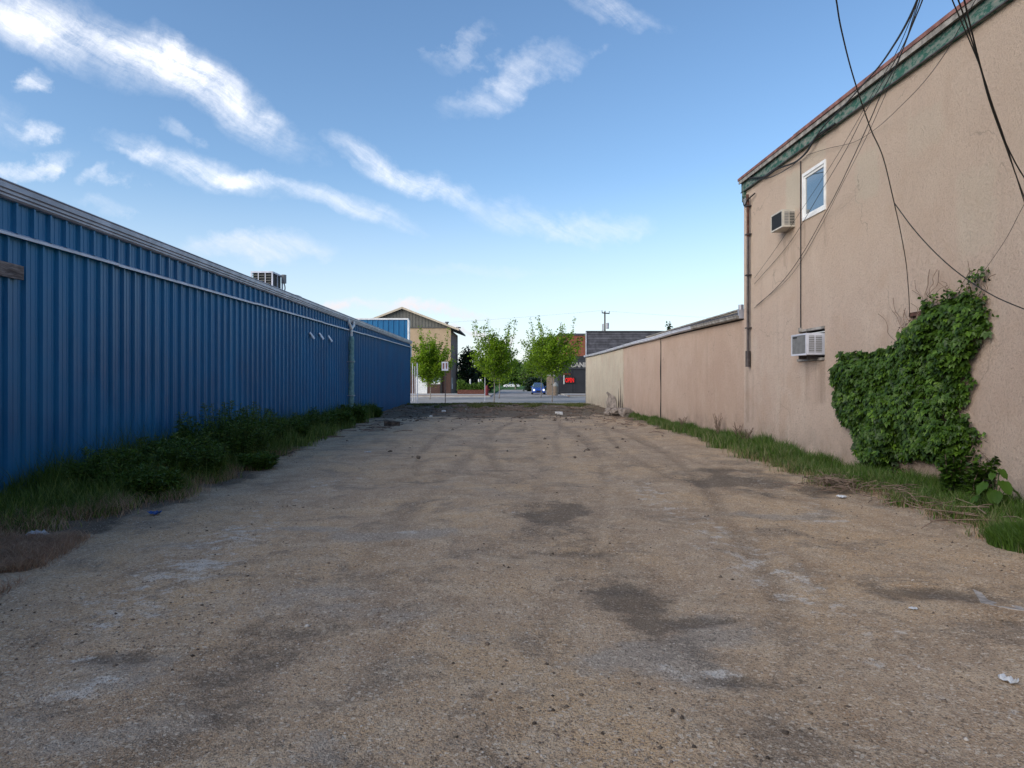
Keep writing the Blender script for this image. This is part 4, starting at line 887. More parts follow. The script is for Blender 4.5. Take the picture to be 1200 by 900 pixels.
# plants and sticks below the ivy
def leafy(x, y, r, h, n, label):
    return plant('leafy_sapling', x, y, r, h, 14, n, .085, M['ivy'], label, 'plant', None, 'twig', .5)
yq = W(1152, 590)[0]; leafy(wx(yq)-.20, yq, .27, .78, 1500, 'leafy vine sapling rising from the grass under the ivy right end')
def burdock():
    y = W(1196, 600)[0]; x = wx(y)-.32; z = gz(x, y); t = empty('burdock', (x, y, z), 'broad leaved burdock plant at the wall right of the ivy', 'plant')
    spec = [(-160, .20, .46, .26), (-125, .16, .36, .30), (-95, .22, .50, .30), (-70, .14, .30, .24), (-45, .20, .42, .26), (180, .26, .26, .24), (-110, .30, .20, .28), (-150, .34, .12, .30), (-30, .30, .10, .28), (-85, .12, .66, .22), (-120, .28, .36, .26), (-60, .30, .16, .24), (-135, .10, .60, .16)]
    for az, d, h, L_ in spec:
        d *= .75; h *= .85; L_ *= .66
        a = R(az); b = Vector((x, y, z)); p = b+Vector((math.cos(a)*d, math.sin(a)*d, h)); f = Vector((math.cos(a), math.sin(a), -.75)).normalized(); s = Vector((-math.sin(a), math.cos(a), 0)); up = s.cross(f)*-1
        V = []; rows = 6
        for i in range(rows+1):
            u = i/rows; wd = L_*.42*math.sin(math.pi*min(1, u*.92+.08))**.7*(1-.25*u); cc = p+f*L_*(u-.1)+Vector((0, 0, -.10*L_*u*u*2))
            for j in (-1, -.5, 0, .5, 1): V.append(cc+s*wd*j+Vector((0, 0, .18*wd*abs(j)+.012*math.sin(i*2.1+j*5))))
        F = [(i*5+j, i*5+j+1, i*5+j+6, i*5+j+5) for i in range(rows) for j in range(4)]
        o = trimesh('leaf', [tuple(v) for v in V], F, M['ivy'], t, {'var': [.35+.3*random.random()]*len(V)}, True)
        MB().tube(catmull([b, b.lerp(p, .5)+Vector((0, 0, .06)), p], 4), .006, 5).build('stalk', M['weed_stem'], t)
burdock()
def tuft(x, y, r, h, n, label):
    a = rng.random(n)*6.28; rr = r*np.sqrt(rng.random(n)); X = x+np.cos(a)*rr; Y = y+np.sin(a)*rr; k = X < wx(Y)-.02; X, Y = X[k], Y[k]
    V, F = blades(X, Y, HZ(X, Y)[0]-.01, h*(.5+.6*rng.random(len(X)))*(1-.4*rr[k]/r), .6, .004); tag(trimesh('grass_tuft', V, F, M['grass'], attrs={'var': np.repeat(rng.random(len(X))*.6, 5)}), label, 'grass', kind='stuff')
tuft(5.05, 6.55, .42, .34, 9000, 'thick dark green grass tuft at the right edge of the picture')
def sticks(name, cx, cy, sx, sy, n, L0, L1, r, label, hmax=.12):
    mb = MB()
    for k in range(n):
        x = cx+random.gauss(0, sx); y = cy+random.gauss(0, sy); x = min(x, wx(y)-.1); a = random.gauss(.35, .8) if random.random() < .5 else random.uniform(0, 3.14); l = random.uniform(L0, L1)
        e = math.exp(-((x-cx)/sx)**2*.5-((y-cy)/sy)**2*.5); z = gz(min(max(x, -6.8), 5.9), y)+.01+hmax*e*random.random()
        q = [(x-math.cos(a)*l/2, y-math.sin(a)*l/2, z+random.uniform(-.01, .03)), (x, y, z+.02+random.uniform(0, .03)), (x+math.cos(a)*l/2, y+math.sin(a)*l/2, z+random.uniform(-.01, .05))]
        q = [Vector(p)+Vector((random.gauss(0, .10*l), random.gauss(0, .10*l), abs(random.gauss(0, hmax*.3)))) for p in q]; rr = r*random.uniform(.5, 1.3)
        mb.tube(catmull(q, 3), [rr]*7, 4, True)
    return tag(mb.build(name, M['twig']), label, 'sticks', kind='stuff')
sticks('stick_pile', 4.7, 10.1, .28, .22, 100, .15, .55, .005, 'pile of dry sticks spilling from the grass onto the gravel', .16)
sticks('stick_litter', 5.35, 8.6, .35, 1.0, 80, .2, .9, .006, 'dry vine stems strewn in the grass below the ivy', .12)
sticks('stick_litter', -4.75, 22.5, .5, 3.2, 45, .2, .8, .012, 'dark sticks lying at the left side of the gravel near the brick', .03)
sticks('stick_litter', -.5, 36.5, 3.2, 2.8, 220, .25, .9, .015, 'twigs and roots strewn over the bare soil at the far end', .06)
sticks('stick_litter', 4.3, 27, .5, 3, 40, .2, .6, .01, 'few sticks by the start of the far grass strip', .03)
for (p0, p1, r, lab) in (((990, 566), (1048, 573), .013, 'long pale bare stick lying out of the stick pile'), ((1098, 590), (1150, 605), .014, 'long grey branch on the grass under the ivy sapling')):
    a = G(*p0); b = G(*p1); za, zb_ = gz(*a)+.05, gz(min(b[0], 5.9), b[1])+.09
    tag(MB().tube(catmull([(a[0], a[1], za), ((a[0]+b[0])/2, (a[1]+b[1])/2+.03, (za+zb_)/2+.02), (b[0], b[1], zb_)], 5), r, 6).build('fallen_branch', M['twig']), lab, 'branch')

# ------------------------------------------------------------------ gravel, debris
def rocks(x, y, z, s, squash=.6):
    n = len(x); O = np.array([(1,0,0),(-1,0,0),(0,1,0),(0,-1,0),(0,0,1),(0,0,-1),(.62,.62,.45),(-.62,.62,.45),(.62,-.62,.45),(-.62,-.62,.45)], float)[:6]
    J = O[None]*(.65+.7*rng.random((n, 6, 1)))+rng.normal(0, .16, (n, 6, 3)); J[:, :, 2] *= squash; a = rng.random(n)*6.28; c, s_ = np.cos(a), np.sin(a)
    X = J[:, :, 0]*c[:, None]-J[:, :, 1]*s_[:, None]; Y = J[:, :, 0]*s_[:, None]+J[:, :, 1]*c[:, None]
    V = np.stack([x[:, None]+X*s[:, None], y[:, None]+Y*s[:, None], z[:, None]+J[:, :, 2]*s[:, None]+s[:, None]*squash*.3], 2).reshape(-1, 3)
    f = np.array([(0,2,4),(2,1,4),(1,3,4),(3,0,4),(2,0,5),(1,2,5),(3,1,5),(0,3,5)]); F = (np.arange(n)[:, None, None]*6+f[None]).reshape(-1, 3); return V, F
def gravel():
    n = 60000; y = 2.3+13*rng.random(n)**1.7; x = (rng.random(n)*2-1)*(.8*y+.2); k = (x > -6.8) & (x < wx(y)-.1); x, y = x[k], y[k]
    den = fbm(x*.8, y*.8, 4); k = rng.random(len(x)) < np.clip(den*3-.9, .08, 1); x, y = x[k], y[k]; n = len(x)
    s = .0035+.0065*rng.random(n)**3; big = rng.random(n) < .004; s[big] *= 2.4; z = HZ(x, y)[0]
    V, F = rocks(x, y, z-.001, s); tag(trimesh('gravel', V, F, M['stone'], attrs={'var': np.repeat(rng.random(n), 6)}), 'loose small gravel stones over the lot', 'gravel', kind='stuff')
    n = 2600; y = 2.6+17*rng.random(n)**1.3; x = (rng.random(n)*2-1)*(.8*y); k = (x > -6) & (x < wx(y)-.2) & (fbm(x*.9+7, y*.9, 3) > .5); x, y = x[k], y[k]; n = len(x); s = .006+.011*rng.random(n)**2
    V, F = rocks(x, y, HZ(x, y)[0]-.001, s, .7); tag(trimesh('dark_crumbs', V, F, M['clod'], attrs={'var': np.repeat(rng.random(n)*.9, 6)}), 'dark crumbs of soil dotted over the gravel', 'soil', kind='stuff')
    n = 9000; x = -6.7+11*rng.random(n); y = 14+32*rng.random(n); k = (rng.random(n) < np.clip((y-24)/14, .06, 1)*np.clip(fbm(x, y, 3)*2.5-.6, .05, 1)) & (x < wx(y)-.2); x, y = x[k], y[k]; n = len(x)
    s = .012+.035*rng.random(n)**3*1.6; V, F = rocks(x, y, HZ(x, y)[0], s, .7); tag(trimesh('soil_clods', V, F, M['clod'], attrs={'var': np.repeat(rng.random(n), 6)}), 'clods and stones over the bare soil at the far end', 'soil', kind='stuff')
mm = NT('clod', .95, .1); v = mm.attr('var'); c = mm.mix(mm.ramp(v, 0, .8), (.075, .06, .048), (.15, .12, .095)); mm.col(mm.mix(mm.ramp(v, .93, 1), c, (.4, .38, .34))); M['clod'] = mm.m
gravel()
def rock(name, x, y, z, sx, sy, sz, mat, label, cat, group=None, seed=0, parent=None, rot=0):
    r = random.Random(seed); bmv = []; import bmesh
    bm = bmesh.new(); bmesh.ops.create_icosphere(bm, subdivisions=3, radius=1)
    for v in bm.verts:
        d = mnoise.noise(v.co*1.3+Vector((seed*7.1, 0, 0)))*.45+mnoise.noise(v.co*3.1+Vector((seed*3.3, 5, 0)))*.18
        q = v.co*(1+d); 
        for ax in range(3): q[ax] = max(-.82, min(.82, q[ax]))
        c, s = math.cos(rot), math.sin(rot); X, Y_ = q.x*sx, q.y*sy; v.co = Vector((x+X*c-Y_*s, y+X*s+Y_*c, z+q.z*sz))
    me = bpy.data.meshes.new(name); bm.to_mesh(me); bm.free(); o = link(name, me, mat, parent, False)
    if parent is None: tag(o, label, cat, group)
    return o
x, y = G(655, 486); rock('pale_rock', x, y, gz(x, y)+.06, .22, .16, .13, M['palestone'], 'pale whitish rock on the far soil right of centre', 'rock', None, 3)
x, y = G(520, 484); rock('pale_rock', x, y, gz(x, y)+.05, .13, .11, .10, M['palestone'], 'small pale rock on the far soil left of centre', 'rock', None, 5)
x, y = G(505, 489); rock('pale_rock', x, y, gz(x, y)+.03, .08, .07, .05, M['palestone'], 'tiny pale rock just left of the small pale rock', 'rock', None, 8)
x, y = G(459, 499)
b = MB().hexa([(x-.27, y-.1, .02), (x+.27, y-.14, .01), (x+.29, y+.12, .01), (x-.25, y+.16, .02), (x-.26, y-.09, .20), (x+.27, y-.13, .17), (x+.29, y+.11, .17), (x-.25, y+.15, .20)]).build('concrete_block', M['darkbrickflat'] if 'darkbrickflat' in M else M['darkstain'], None, bevel=.015); b.location.z = gz(x, y)-.01
tag(b, 'dark brown broken block lying on the gravel at left near the weeds', 'block')
def rubble():
    # heap against the cream wall
    Y = 32.2; x = wx(Y)-.55; z = gz(x, Y)
    t = empty('rubble_heap', (x, Y, z), 'heap of broken concrete and dirt against the cream and pink wall', 'rubble')
    for k in range(26):
        a = random.uniform(-1, 1); xx = x+random.gauss(0, .25); yy = Y+random.uniform(-1.2, 1.6); s = random.uniform(.08, .2)
        rock('rubble_chunk', min(xx, wx(yy)-.12), yy, z+.06+.2*random.random(), s*1.3, s, s*.8, M['rubble'], None, None, None, k, t, random.random()*3)
    rock('rubble_chunk', wx(30.9)-.35, 30.9, z+.18, .34, .36, .26, M['rubble'], None, None, None, 77, t, .4)
    rock('rubble_chunk', wx(31.9)-.5, 31.9, z+.16, .3, .4, .24, M['rubble'], None, None, None, 78, t, 1.0)
    # leaning broken slab
    Y = 35.4; x = wx(Y)-.3; y0 = Y
    pr = [(-.55, -.1), (.60, -.1), (.66, .30), (.48, .55), (.42, .95), (.22, 1.25), (-.10, 1.42), (-.50, 1.62), (-.58, 1.50), (-.36, 1.25), (-.52, .8), (-.46, .4)]
    V = [(x-a*.0-.10*0+b*.12-.05, y0+a*.0-.0, b) for a, b in pr]
    V = []; 
    for th in (0, .10):
        for a, b in pr: V.append((x+a*.42+b*.05, y0-th+a*.7*-1, b*.66))
    k = len(pr); F = [tuple(range(k)), tuple(range(k, 2*k))[::-1]]+[(i, k+i, k+(i+1) % k, (i+1) % k) for i in range(k)]
    tag(mesh('broken_slab', V, F, M['rubble']), 'jagged grey broken slab standing upright against the cream wall', 'slab')
rubble()
def litter(px, py, w_, d, label, mat='litter', rot=0., name='litter_scrap', h=.03):
    x, y = G(px, py); z = gz(min(max(x, -6.8), 5.9), y); n = 5; V = []; c, s = math.cos(rot), math.sin(rot)
    for i in range(n+1):
        for j in range(n+1):
            a, b = (i/n-.5), (j/n-.5); q = 1-.5*abs(a*b)*2; a *= w_*q*(1+.3*math.sin(j*2.2+px)); b *= d*q
            V.append((x+a*c-b*s, y+a*s+b*c, z+.012+h*abs(math.sin(i*1.9+px)*math.cos(j*1.7+py))))
    F = [(i*(n+1)+j, (i+1)*(n+1)+j, (i+1)*(n+1)+j+1, i*(n+1)+j+1) for i in range(n) for j in range(n)]
    o = mesh(name, V, F, M[mat]); so = o.modifiers.new('solid', 'SOLIDIFY'); so.thickness = .004; tag(o, label, 'litter'); return o
litter(1181, 801, .055, .10, 'crumpled white paper scrap on gravel near the lower right corner', rot=.5)
litter(44, 626, .22, .10, 'white litter scrap in the weeds at the left edge', h=.05)
litter(35, 639, .07, .06, 'tiny white scrap just below the larger one at the left edge', h=.03)
litter(181, 602, .14, .12, 'blue litter scrap at the edge of the weeds', 'bluelitter', h=.05)
litter(431, 531, .14, .10, 'small white scrap on gravel left of centre', h=.02)
litter(986, 583, .12, .10, 'white scrap beside the stick pile', h=.04)
litter(1070, 717, .05, .04, 'speck of white paper on gravel right of centre', h=.01)
litter(1156, 593, .13, .14, 'grey stone-like plastic scrap at the burdock foot', 'grey', h=.07)
M['concrete2'] = simple('dusty_concrete', (.36, .33, .30), .95, .1, 0, .3, 14, .01)
def crack():      # pale broken concrete slivers set in the dirt at lower right
    for pts, lab in (([(1140,690),(1150,694),(1158,702),(1170,706),(1196,712),(1204,717),(1190,716),(1165,712),(1150,708),(1147,700)], 'pale L-shaped sliver of concrete showing through the dirt at right edge'),):
        q = [G(*p) for p in pts]; V = [(a, b, gz(min(a, 5.9), b)+.006) for a, b in q]+[(a, b, gz(min(a, 5.9), b)-.03) for a, b in q]; k = len(q)
        tag(mesh('concrete_sliver', V, [tuple(range(k))[::-1], tuple(range(k, 2*k))]+[(i, (i+1) % k, k+(i+1) % k, k+i) for i in range(k)], M['concrete2']), lab, 'concrete')
crack()

# ------------------------------------------------------------------ the street and beyond
def tree(name, px, base, top, crown_bot, width, Y, mat, label, cat='tree', group=None, n=3200, leaf=.17, trunk_r=.06, spiky=True, seed=1, tm='bark', xoff=0):
    r = random.Random(seed); x = (px-602)/800*Y; zt = CAMH+(447-top)/800*Y; zb_ = CAMH+(447-crown_bot)/800*Y; rad = width/800*Y/2
    t = empty(name, (x, Y, 0), label, cat, group); tb = MB(); cx = x+xoff
    q = catmull([(x, Y, -.1), (x+.03, Y, zb_*.6), (cx, Y, zb_+(zt-zb_)*.5), (cx, Y, zt-.3-(.2*(zt-zb_) if spiky else 0))], 5); tb.tube(q, list(np.linspace(trunk_r, trunk_r*.2, len(q))), 7)
    tb.build('trunk', M[tm], t, True); lb = MB(); cs = []; ds = []
    H = zt-zb_; Hs = H; zt0 = zt
    if spiky: zt = zt-.20*H; H = zt-zb_
    for k in range(34 if spiky else 60):
        u = k/33. if spiky else r.random(); z0 = zb_+H*(.0+.62*u if spiky else .8*u); a = k*2.4+r.uniform(-.4, .4)
        rr = rad*(math.sin(math.pi*min(1, (u*.80+.20)))**.7)*r.uniform(.65, 1.1)
        b = Vector((cx, Y, z0)); rise = H*(.20+.20*r.random()) if spiky else H*.2*r.random()
        e = b+Vector((math.cos(a)*rr, math.sin(a)*rr, rise)); 
        if e.z > zt: e.z = zt-r.random()*.2
        m_ = b.lerp(e, .55)+Vector((0, 0, -.08*rise)); q = catmull([b, m_, e], 4); lb.tube(q, list(np.linspace(trunk_r*.35, trunk_r*.08, len(q))), 4, False)
        for j in range(n//(34 if spiky else 60)):
            v = r.random()**.75; i = min(int(v*(len(q)-1)), len(q)-2); p = q[i].lerp(q[i+1], v*(len(q)-1)-i); s = .10+.24*rad*(1-.72*v if spiky else .9)*.5
            cs.append((p.x+r.gauss(0, s), p.y+r.gauss(0, s), p.z+r.gauss(0, s*.8))); ds.append((r.gauss(0, 1), r.gauss(0, 1), r.gauss(-.2, .6)))
    if spiky:
        for k in range(11):     # long upright shoots that break the outline
            a = k*2.4+r.uniform(-.5, .5); d = rad*r.uniform(.1, .55); top = zt0-Hs*(.34*r.random()+.0)*(k > 1)
            b = Vector((cx+math.cos(a)*d, Y+math.sin(a)*d, zt-H*.50)); e = Vector((cx+math.cos(a)*(d+rad*.30), Y+math.sin(a)*(d+rad*.3), top))
            m_ = b.lerp(e, .5)+Vector((math.cos(a)*.12, 0, 0)); q = catmull([b, m_, e], 4); lb.tube(q, list(np.linspace(trunk_r*.3, trunk_r*.1, len(q))), 4, False)
            for j in range(95): v = r.random(); i = min(int(v*(len(q)-1)), len(q)-2); p = q[i].lerp(q[i+1], v*(len(q)-1)-i); cs.append((p.x+r.gauss(0, .10), p.y+r.gauss(0, .10), p.z+r.gauss(0, .05))); ds.append((r.gauss(0, 1), r.gauss(0, 1), r.gauss(.2, .6)))
    lb.build('limb', M[tm], t)
    cs = np.array(cs); ds = np.array(ds); nn = len(cs); lump = np.array([mnoise.noise(Vector(c)*1.6) for c in cs])
    V, F = leaves_mesh(cs, ds, unit(rng.normal(0, .6, (nn, 3))+[0, 0, 1]), leaf*(.6+.8*rng.random(nn)), leaf*.34*(.6+.8*rng.random(nn)))
    trimesh('crown', V, F, mat, t, {'var': np.repeat(np.clip(.45+lump*.5+rng.normal(0, .18, nn), 0, 1), 4)}); return t
g = 'street trees'
tree('street_tree', 504, 466, 384, 450, 56, 66, M['tree'], 'round green street tree before the tan gabled building', group=g, seed=11, n=9000, leaf=.20)
tree('street_tree', 579, 470, 374, 447, 60, 55, M['tree'], 'slender green street tree in the middle of the gap, front one', group=g, seed=12, n=6460)
tree('street_tree', 585, 466, 392, 446, 44, 68, M['tree'], 'smaller street tree standing just behind the middle front one', group=g, seed=13, n=4080)
tree('street_tree', 647, 470, 370, 441, 78, 56, M['tree'], 'widest green street tree, in front of the brick shop', group=g, seed=14, n=8840)
tree('street_tree', 634, 465, 386, 443, 52, 72, M['tree'], 'street tree left behind the widest one, beside the blue car', group=g, seed=15, n=4420)
tree('tree', 549, 0, 402, 462, 34, 100, M['darktree'], 'dark dense tree beside the tan building', seed=21, n=5200, leaf=.34, trunk_r=.2, spiky=False)
tree('tree', 566, 0, 418, 462, 30, 106, M['darktree'], 'lower dark tree behind the slender middle street trees', seed=22, n=4200, leaf=.34, trunk_r=.2, spiky=False)
for (px, top, wd, Y, lab, sd_) in ((604, 420, 36, 150, 'far green tree left of the side street end', 31), (626, 414, 40, 135, 'far green tree right of the side street', 32), (650, 420, 40, 125, 'far green tree behind the widest street tree', 33), (585, 428, 34, 170, 'farthest low tree seen under the middle street trees', 34)):
    tree('tree', px, 0, top, 449, wd, Y, M['midtree'], lab, seed=sd_, n=2600, leaf=.5, trunk_r=.2, spiky=False)
tree('tree', 628, 0, 440, 458, 30, 118, M['darktree'], 'dark shrub-like tree behind the blue car', seed=35, n=2500, leaf=.4, trunk_r=.15, spiky=False)
tree('conifer', 785, 0, 374, 447, 14, 120, M['darktree'], 'dark conifer tip poking above the low roof', seed=41, n=1800, leaf=.4, trunk_r=.15, spiky=False)
def hedge():
    n = 16000; x = -60+130*rng.random(n); y = 262+12*rng.random(n); z = rng.random(n)*(3+6*fbm(x*.12, x*0, 3)); V, F = leaves_mesh(np.stack([x, y, z], 1), rng.normal(0, 1, (n, 3)), rng.normal(0, 1, (n, 3)), 1+rng.random(n), .5+.5*rng.random(n))
    tag(trimesh('far_woods', V, F, M['midtree'], attrs={'var': np.repeat(rng.random(n), 4)}), 'distant line of trees closing the end of the side street', 'trees', kind='stuff')
hedge()

def text(s, size, depth, mat, parent, loc, name, rot=(R(90), 0, 0), bold=.0, sx=1.0):
    cu = bpy.data.curves.new(name, 'FONT'); cu.body = s; cu.size = size; cu.extrude = depth; cu.offset = bold
    o = bpy.data.objects.new(name+'_tmp', cu); C.objects.link(o); bpy.context.view_layer.update()
    me = bpy.data.meshes.new_from_object(o.evaluated_get(bpy.context.evaluated_depsgraph_get())); bpy.data.objects.remove(o)
    Rm = Matrix.Translation(loc) @ Matrix.Rotation(rot[2], 4, 'Z') @ Matrix.Rotation(rot[0], 4, 'X') @ Matrix.Diagonal((sx, 1, 1, 1)); me.transform(Rm)
    return link(name, me, mat, parent)
def gable_house():
    x0, x1, Y, D = -21.0, -8.30, 90.0, 11.0; ze = 8.25; xa = (x0+x1)/2; za = 10.95
    t = empty('gabled_building', (xa, Y, 0), 'tan two storey building with grey gable and dark brick base across the street', 'building')
    zg = 8.75; zb_ = 4.0
    MB().box((x0, Y, zb_), (x1, Y+.25, zg)).build('front_wall', M['tanwall'], t)
    MB().box((x0, Y+.0-.06, 0), (x1+.0, Y+.249, zb_-.003)).build('brick_base', M['darkbrick'], t)
    MB().box((x1-.25, Y+.251, 0), (x1+.01, Y+D, 8.4)).build('side_wall', M['sidegrey'], t)
    MB().box((x0, Y+.251, 0), (x0+.2, Y+D, 8.4)).build('side_wall', M['sidegrey'], t)
    s = (za-ze)/((x1-x0)/2)
    g_ = MB(); pr = [(x0-.0, zg+.003), (x1+.0, zg+.003), (x1+.0, ze+.30), (xa, za+.25), (x0, ze+.30)]; pr = [(x0, zg+.003), (x1, zg+.003), (xa, za+.2)]
    g_.prism([(x0+.3, zg+.003), (x1-.3, zg+.003), (xa, za+.18)], Y-.05, Y+.2); g_.build('gable', M['taupe'], t)
    rib = MB(); k = x0+.5
    while k < x1-.4:
        zt_ = za+.18-abs(k-xa)*((za+.18-zg)/((x1-x0)/2-.3)); rib.box((k-.02, Y-.09, zg+.01), (k+.02, Y-.051, max(zg+.03, zt_-.05))); k += .42
    rib.build('gable_batten', M['taupe2'], t)
    MB().box((x0, Y-.10, zg-.12), (x1, Y-.052 if False else Y-.001, zg-.0)).build('belt_trim', M['taupe2'], t)
    for sg in (1, -1):
        xe = xa+sg*7.5; zE = za-7.5*.385
        mb = MB(); mb.prism([(xa, za+.20), (xe, zE+.20), (xe, zE+.42), (xa, za+.42)], Y-.5, Y+D+.3) if sg == 1 else mb.prism([(xe, zE+.20), (xa-.001, za+.20), (xa-.001, za+.42), (xe, zE+.42)], Y-.5, Y+D+.3); mb.build('roof', M['roofing'], t)
        f = MB(); A = (xa, za+.18); B = (xe, zE+.18); f.prism([(A[0], A[1]), (B[0], B[1]), (B[0], B[1]+.26), (A[0], A[1]+.26)], Y-.56, Y-.502); f.build('rake_board', M['cream'], t)
    # door, window, trim
    MB().box((-12.9, Y-.12, 0), (-11.4, Y-.061, 2.7)).build('door', M['white'], t)
    w_ = MB().box((-10.95, Y-.13, 1.25), (-9.65, Y-.061, 2.65)).build('window', M['white'], t)
    p_ = MB().box((-10.86, Y-.14, 1.5), (-9.74, Y-.131, 2.57)).build('pane', M['paleglass']); p_.parent = w_
    MB().box((-9.66, Y-.35, 0), (-9.42, Y-.14, 3.9)).build('post', M['black'], t)
    MB().box((-9.6, Y-.2, 3.3), (-8.4, Y-.062, 3.95)).build('name_board', M['concrete'], t)
    MB().box((-10.2, Y-.9, 3.95), (-8.3, Y-.061, 4.05)).build('canopy', M['concrete'], t)
    MB().box((x1+.011, Y+1.3, .6), (x1+.05, Y+2.6, 2.1)).build('wall_sign', M['white'], t)
    MB().box((x1+.05, Y+1.7, 1.3), (x1+.06, Y+2.3, 2.1)).build('wall_sign_print', M['black'], t)
    MB().tube([(x1+.10, Y+9.6, 0), (x1+.10, Y+9.6, 8.2)], .05, 6).build('downpipe', M['galv_light'], t)
    MB().tube([(-8.9, Y+1, 8.7), (-8.9, Y+1, 9.4)], .16, 8).build('roof_vent', M['grey'], t); MB().tube([(-8.9, Y+1, 9.4), (-8.9, Y+1, 9.55)], .26, 8).build('vent_cowl', M['grey'], t)
    MB().tube(catmull([(-7.9, Y-.4, 8.3), (-7.6, Y-.5, 8.65), (-7.2, Y-.5, 8.7)], 4), .04, 6).build('lamp_arm', M['black'], t); MB().box((-7.3, Y-.62, 8.58), (-6.95, Y-.38, 8.72)).build('lamp_head', M['black'], t)
M['taupe2'] = simple('taupe_trim', (.11, .105, .095), .8, .3); m = NT('pale_glass', .1, .6); m.col((.35, .45, .48)); M['paleglass'] = m.m
gable_house()
def shop():
    Y = 90.0; x0, x1 = 5.9, 22; t = empty('brick_shop', (x0, Y, 0), 'red brick and black fronted shop with OPEN sign across the street', 'shop')
    MB().box((x0, Y, 0), (x1, Y+12, 4.95)).build('shopfront', M['blackwall'], t)
    MB().box((x0, Y-.0, 4.952), (x1, Y+12, 7.65)).build('brick_storey', M['redbrick'], t)
    MB().box((x0-.05, Y-.1, 7.652), (x1, Y+12, 7.92)).build('parapet_cap', M['roofing'], t)
    MB().box((6.9, Y-.2, 3.2), (x1, Y-.001, 4.4)).build('sign_band', M['blackwall2'], t)
    text('CANN', .84, .03, M['concrete'], t, (7.45, Y-.24, 3.5), 'sign_lettering', bold=.03)
    for k, xx in enumerate((6.2, 7.95, 9.65, 11.4)):
        w_ = MB()
        for (a, b, c, d) in ((xx, xx+1.5, .2, .28), (xx, xx+1.5, 2.95, 3.03), (xx, xx+.07, .28, 2.95), (xx+1.43, xx+1.5, .28, 2.95)): w_.box((a, Y-.06, c), (b, Y-.001, d))
        w_ = w_.build('window', M['blackwall2'], t); p_ = MB().box((xx+.07, Y-.03, .28), (xx+1.43, Y-.002, 2.95)).build('pane', M['blackwall']); p_.parent = w_
    s = MB().box((6.72, Y-.16, 1.35), (8.05, Y-.10, 2.20)).build('sign_box', M['black'], t)
    text('OPEN', .80, .02, M['neon'], t, (6.78, Y-.20, 1.5), 'open_lettering', bold=.018, sx=.56)
    MB().box((6.56, Y-.2, 1.25), (6.66, Y-.12, 2.45)).build('light_strip', M['white'], t)
    MB().box((6.25, Y-.2, 2.5), (7.5, Y-.12, 2.66)).build('neon_stripe', M['redpaint'], t)
M['blackwall2'] = simple('charcoal_sign_band', (.035, .037, .042), .5, .4)
shop()
def pillar():
    Y = 80; t = empty('brick_pillar', (5.0, Y, 0), 'square tan brick pillar standing behind the widest street tree', 'pillar')
    x = (645-602)/800*Y; MB().box((x-.42, Y-.35, 0), (x+.42, Y+.35, 2.25)).build('shaft', M['tanbrick'], t); MB().box((x-.5, Y-.43, 2.25), (x+.5, Y+.43, 2.4)).build('cap', M['concrete'], t)
    Y = 76.6; x = (651-602)/800*Y; t = empty('litter_bin', (x, Y, 0), 'short tan street litter bin right beside the brick pillar', 'bin')
    MB().tube([(x, Y, .02), (x, Y, 1.05)], .26, 10).build('body', M['tanbrick'], t); MB().tube([(x, Y, 1.05), (x, Y, 1.2), (x, Y, 1.5)], [.29, .29, .1], 10).build('lid', M['concrete'], t)
    # red hydrant
    Y = 78; x = (570.5-602)/800*Y; t = empty('fire_hydrant', (x, Y, 0), 'dark red hydrant cabinet by the far kerb left of the middle tree', 'hydrant')
    MB().tube([(x, Y, 0), (x, Y, .1), (x, Y, .1), (x, Y, .85), (x, Y, 1.05), (x, Y, 1.2)], [.26, .26, .19, .19, .15, .05], 10).build('barrel', M['redpaint'], t); MB().tube([(x-.3, Y, .65), (x+.3, Y, .65)], .09, 8).build('outlet', M['redpaint'], t)
    # long planter
    Y = 86; xa, xb = (536-602)/800*Y, (567-602)/800*Y; t = empty('planter', (xa, Y, 0), 'long low red brown planter box beside the tan building', 'planter')
    MB().box((xa, Y, .015), (xb, Y+.08, .55)).box((xa, Y+1.1, .015), (xb, Y+1.18, .55)).box((xa, Y+.08, .015), (xa+.08, Y+1.1, .55)).box((xb-.08, Y+.08, .015), (xb, Y+1.1, .55)).build('side_boards', M['redwood'], t)
    MB().box((xa+.08, Y+.08, .2), (xb-.08, Y+1.1, .48)).build('soil', M['darkstain'], t)
    n = 2600; x = xa+(xb-xa)*rng.random(n); y = Y+.1+rng.random(n); z = .5+.9*rng.random(n)**1.4*(.5+fbm(x*1.2, x*0, 2)); V, F = leaves_mesh(np.stack([x, y, z], 1), rng.normal(0, 1, (n, 3)), rng.normal(0, 1, (n, 3)), .2+.1*rng.random(n), .07+.04*rng.random(n))
    tag(trimesh('planter_shrubs', V, F, M['darktree2'], attrs={'var': np.repeat(rng.random(n), 4)}), 'low green planting filling the long planter box', 'shrubs', kind='stuff')
    for px in (551, 561, 563.5):
        yy = 88.5; x = (px-602)/800*yy; t = MB().tube([(x, yy, 0), (x, yy, 1.9)], .09, 8); t = t.build('bollard', M['white']); tag(t, {551: 'white bollard behind the planter, leftmost of three', 561: 'white bollard behind the planter, middle of three', 563.5: 'white bollard behind the planter, rightmost of three'}[px], 'bollard', 'white bollards behind the planter')
M['redwood'] = simple('red_brown_boards', (.13, .055, .04), .85, .2); M['darktree2'] = M['midtree']
pillar()
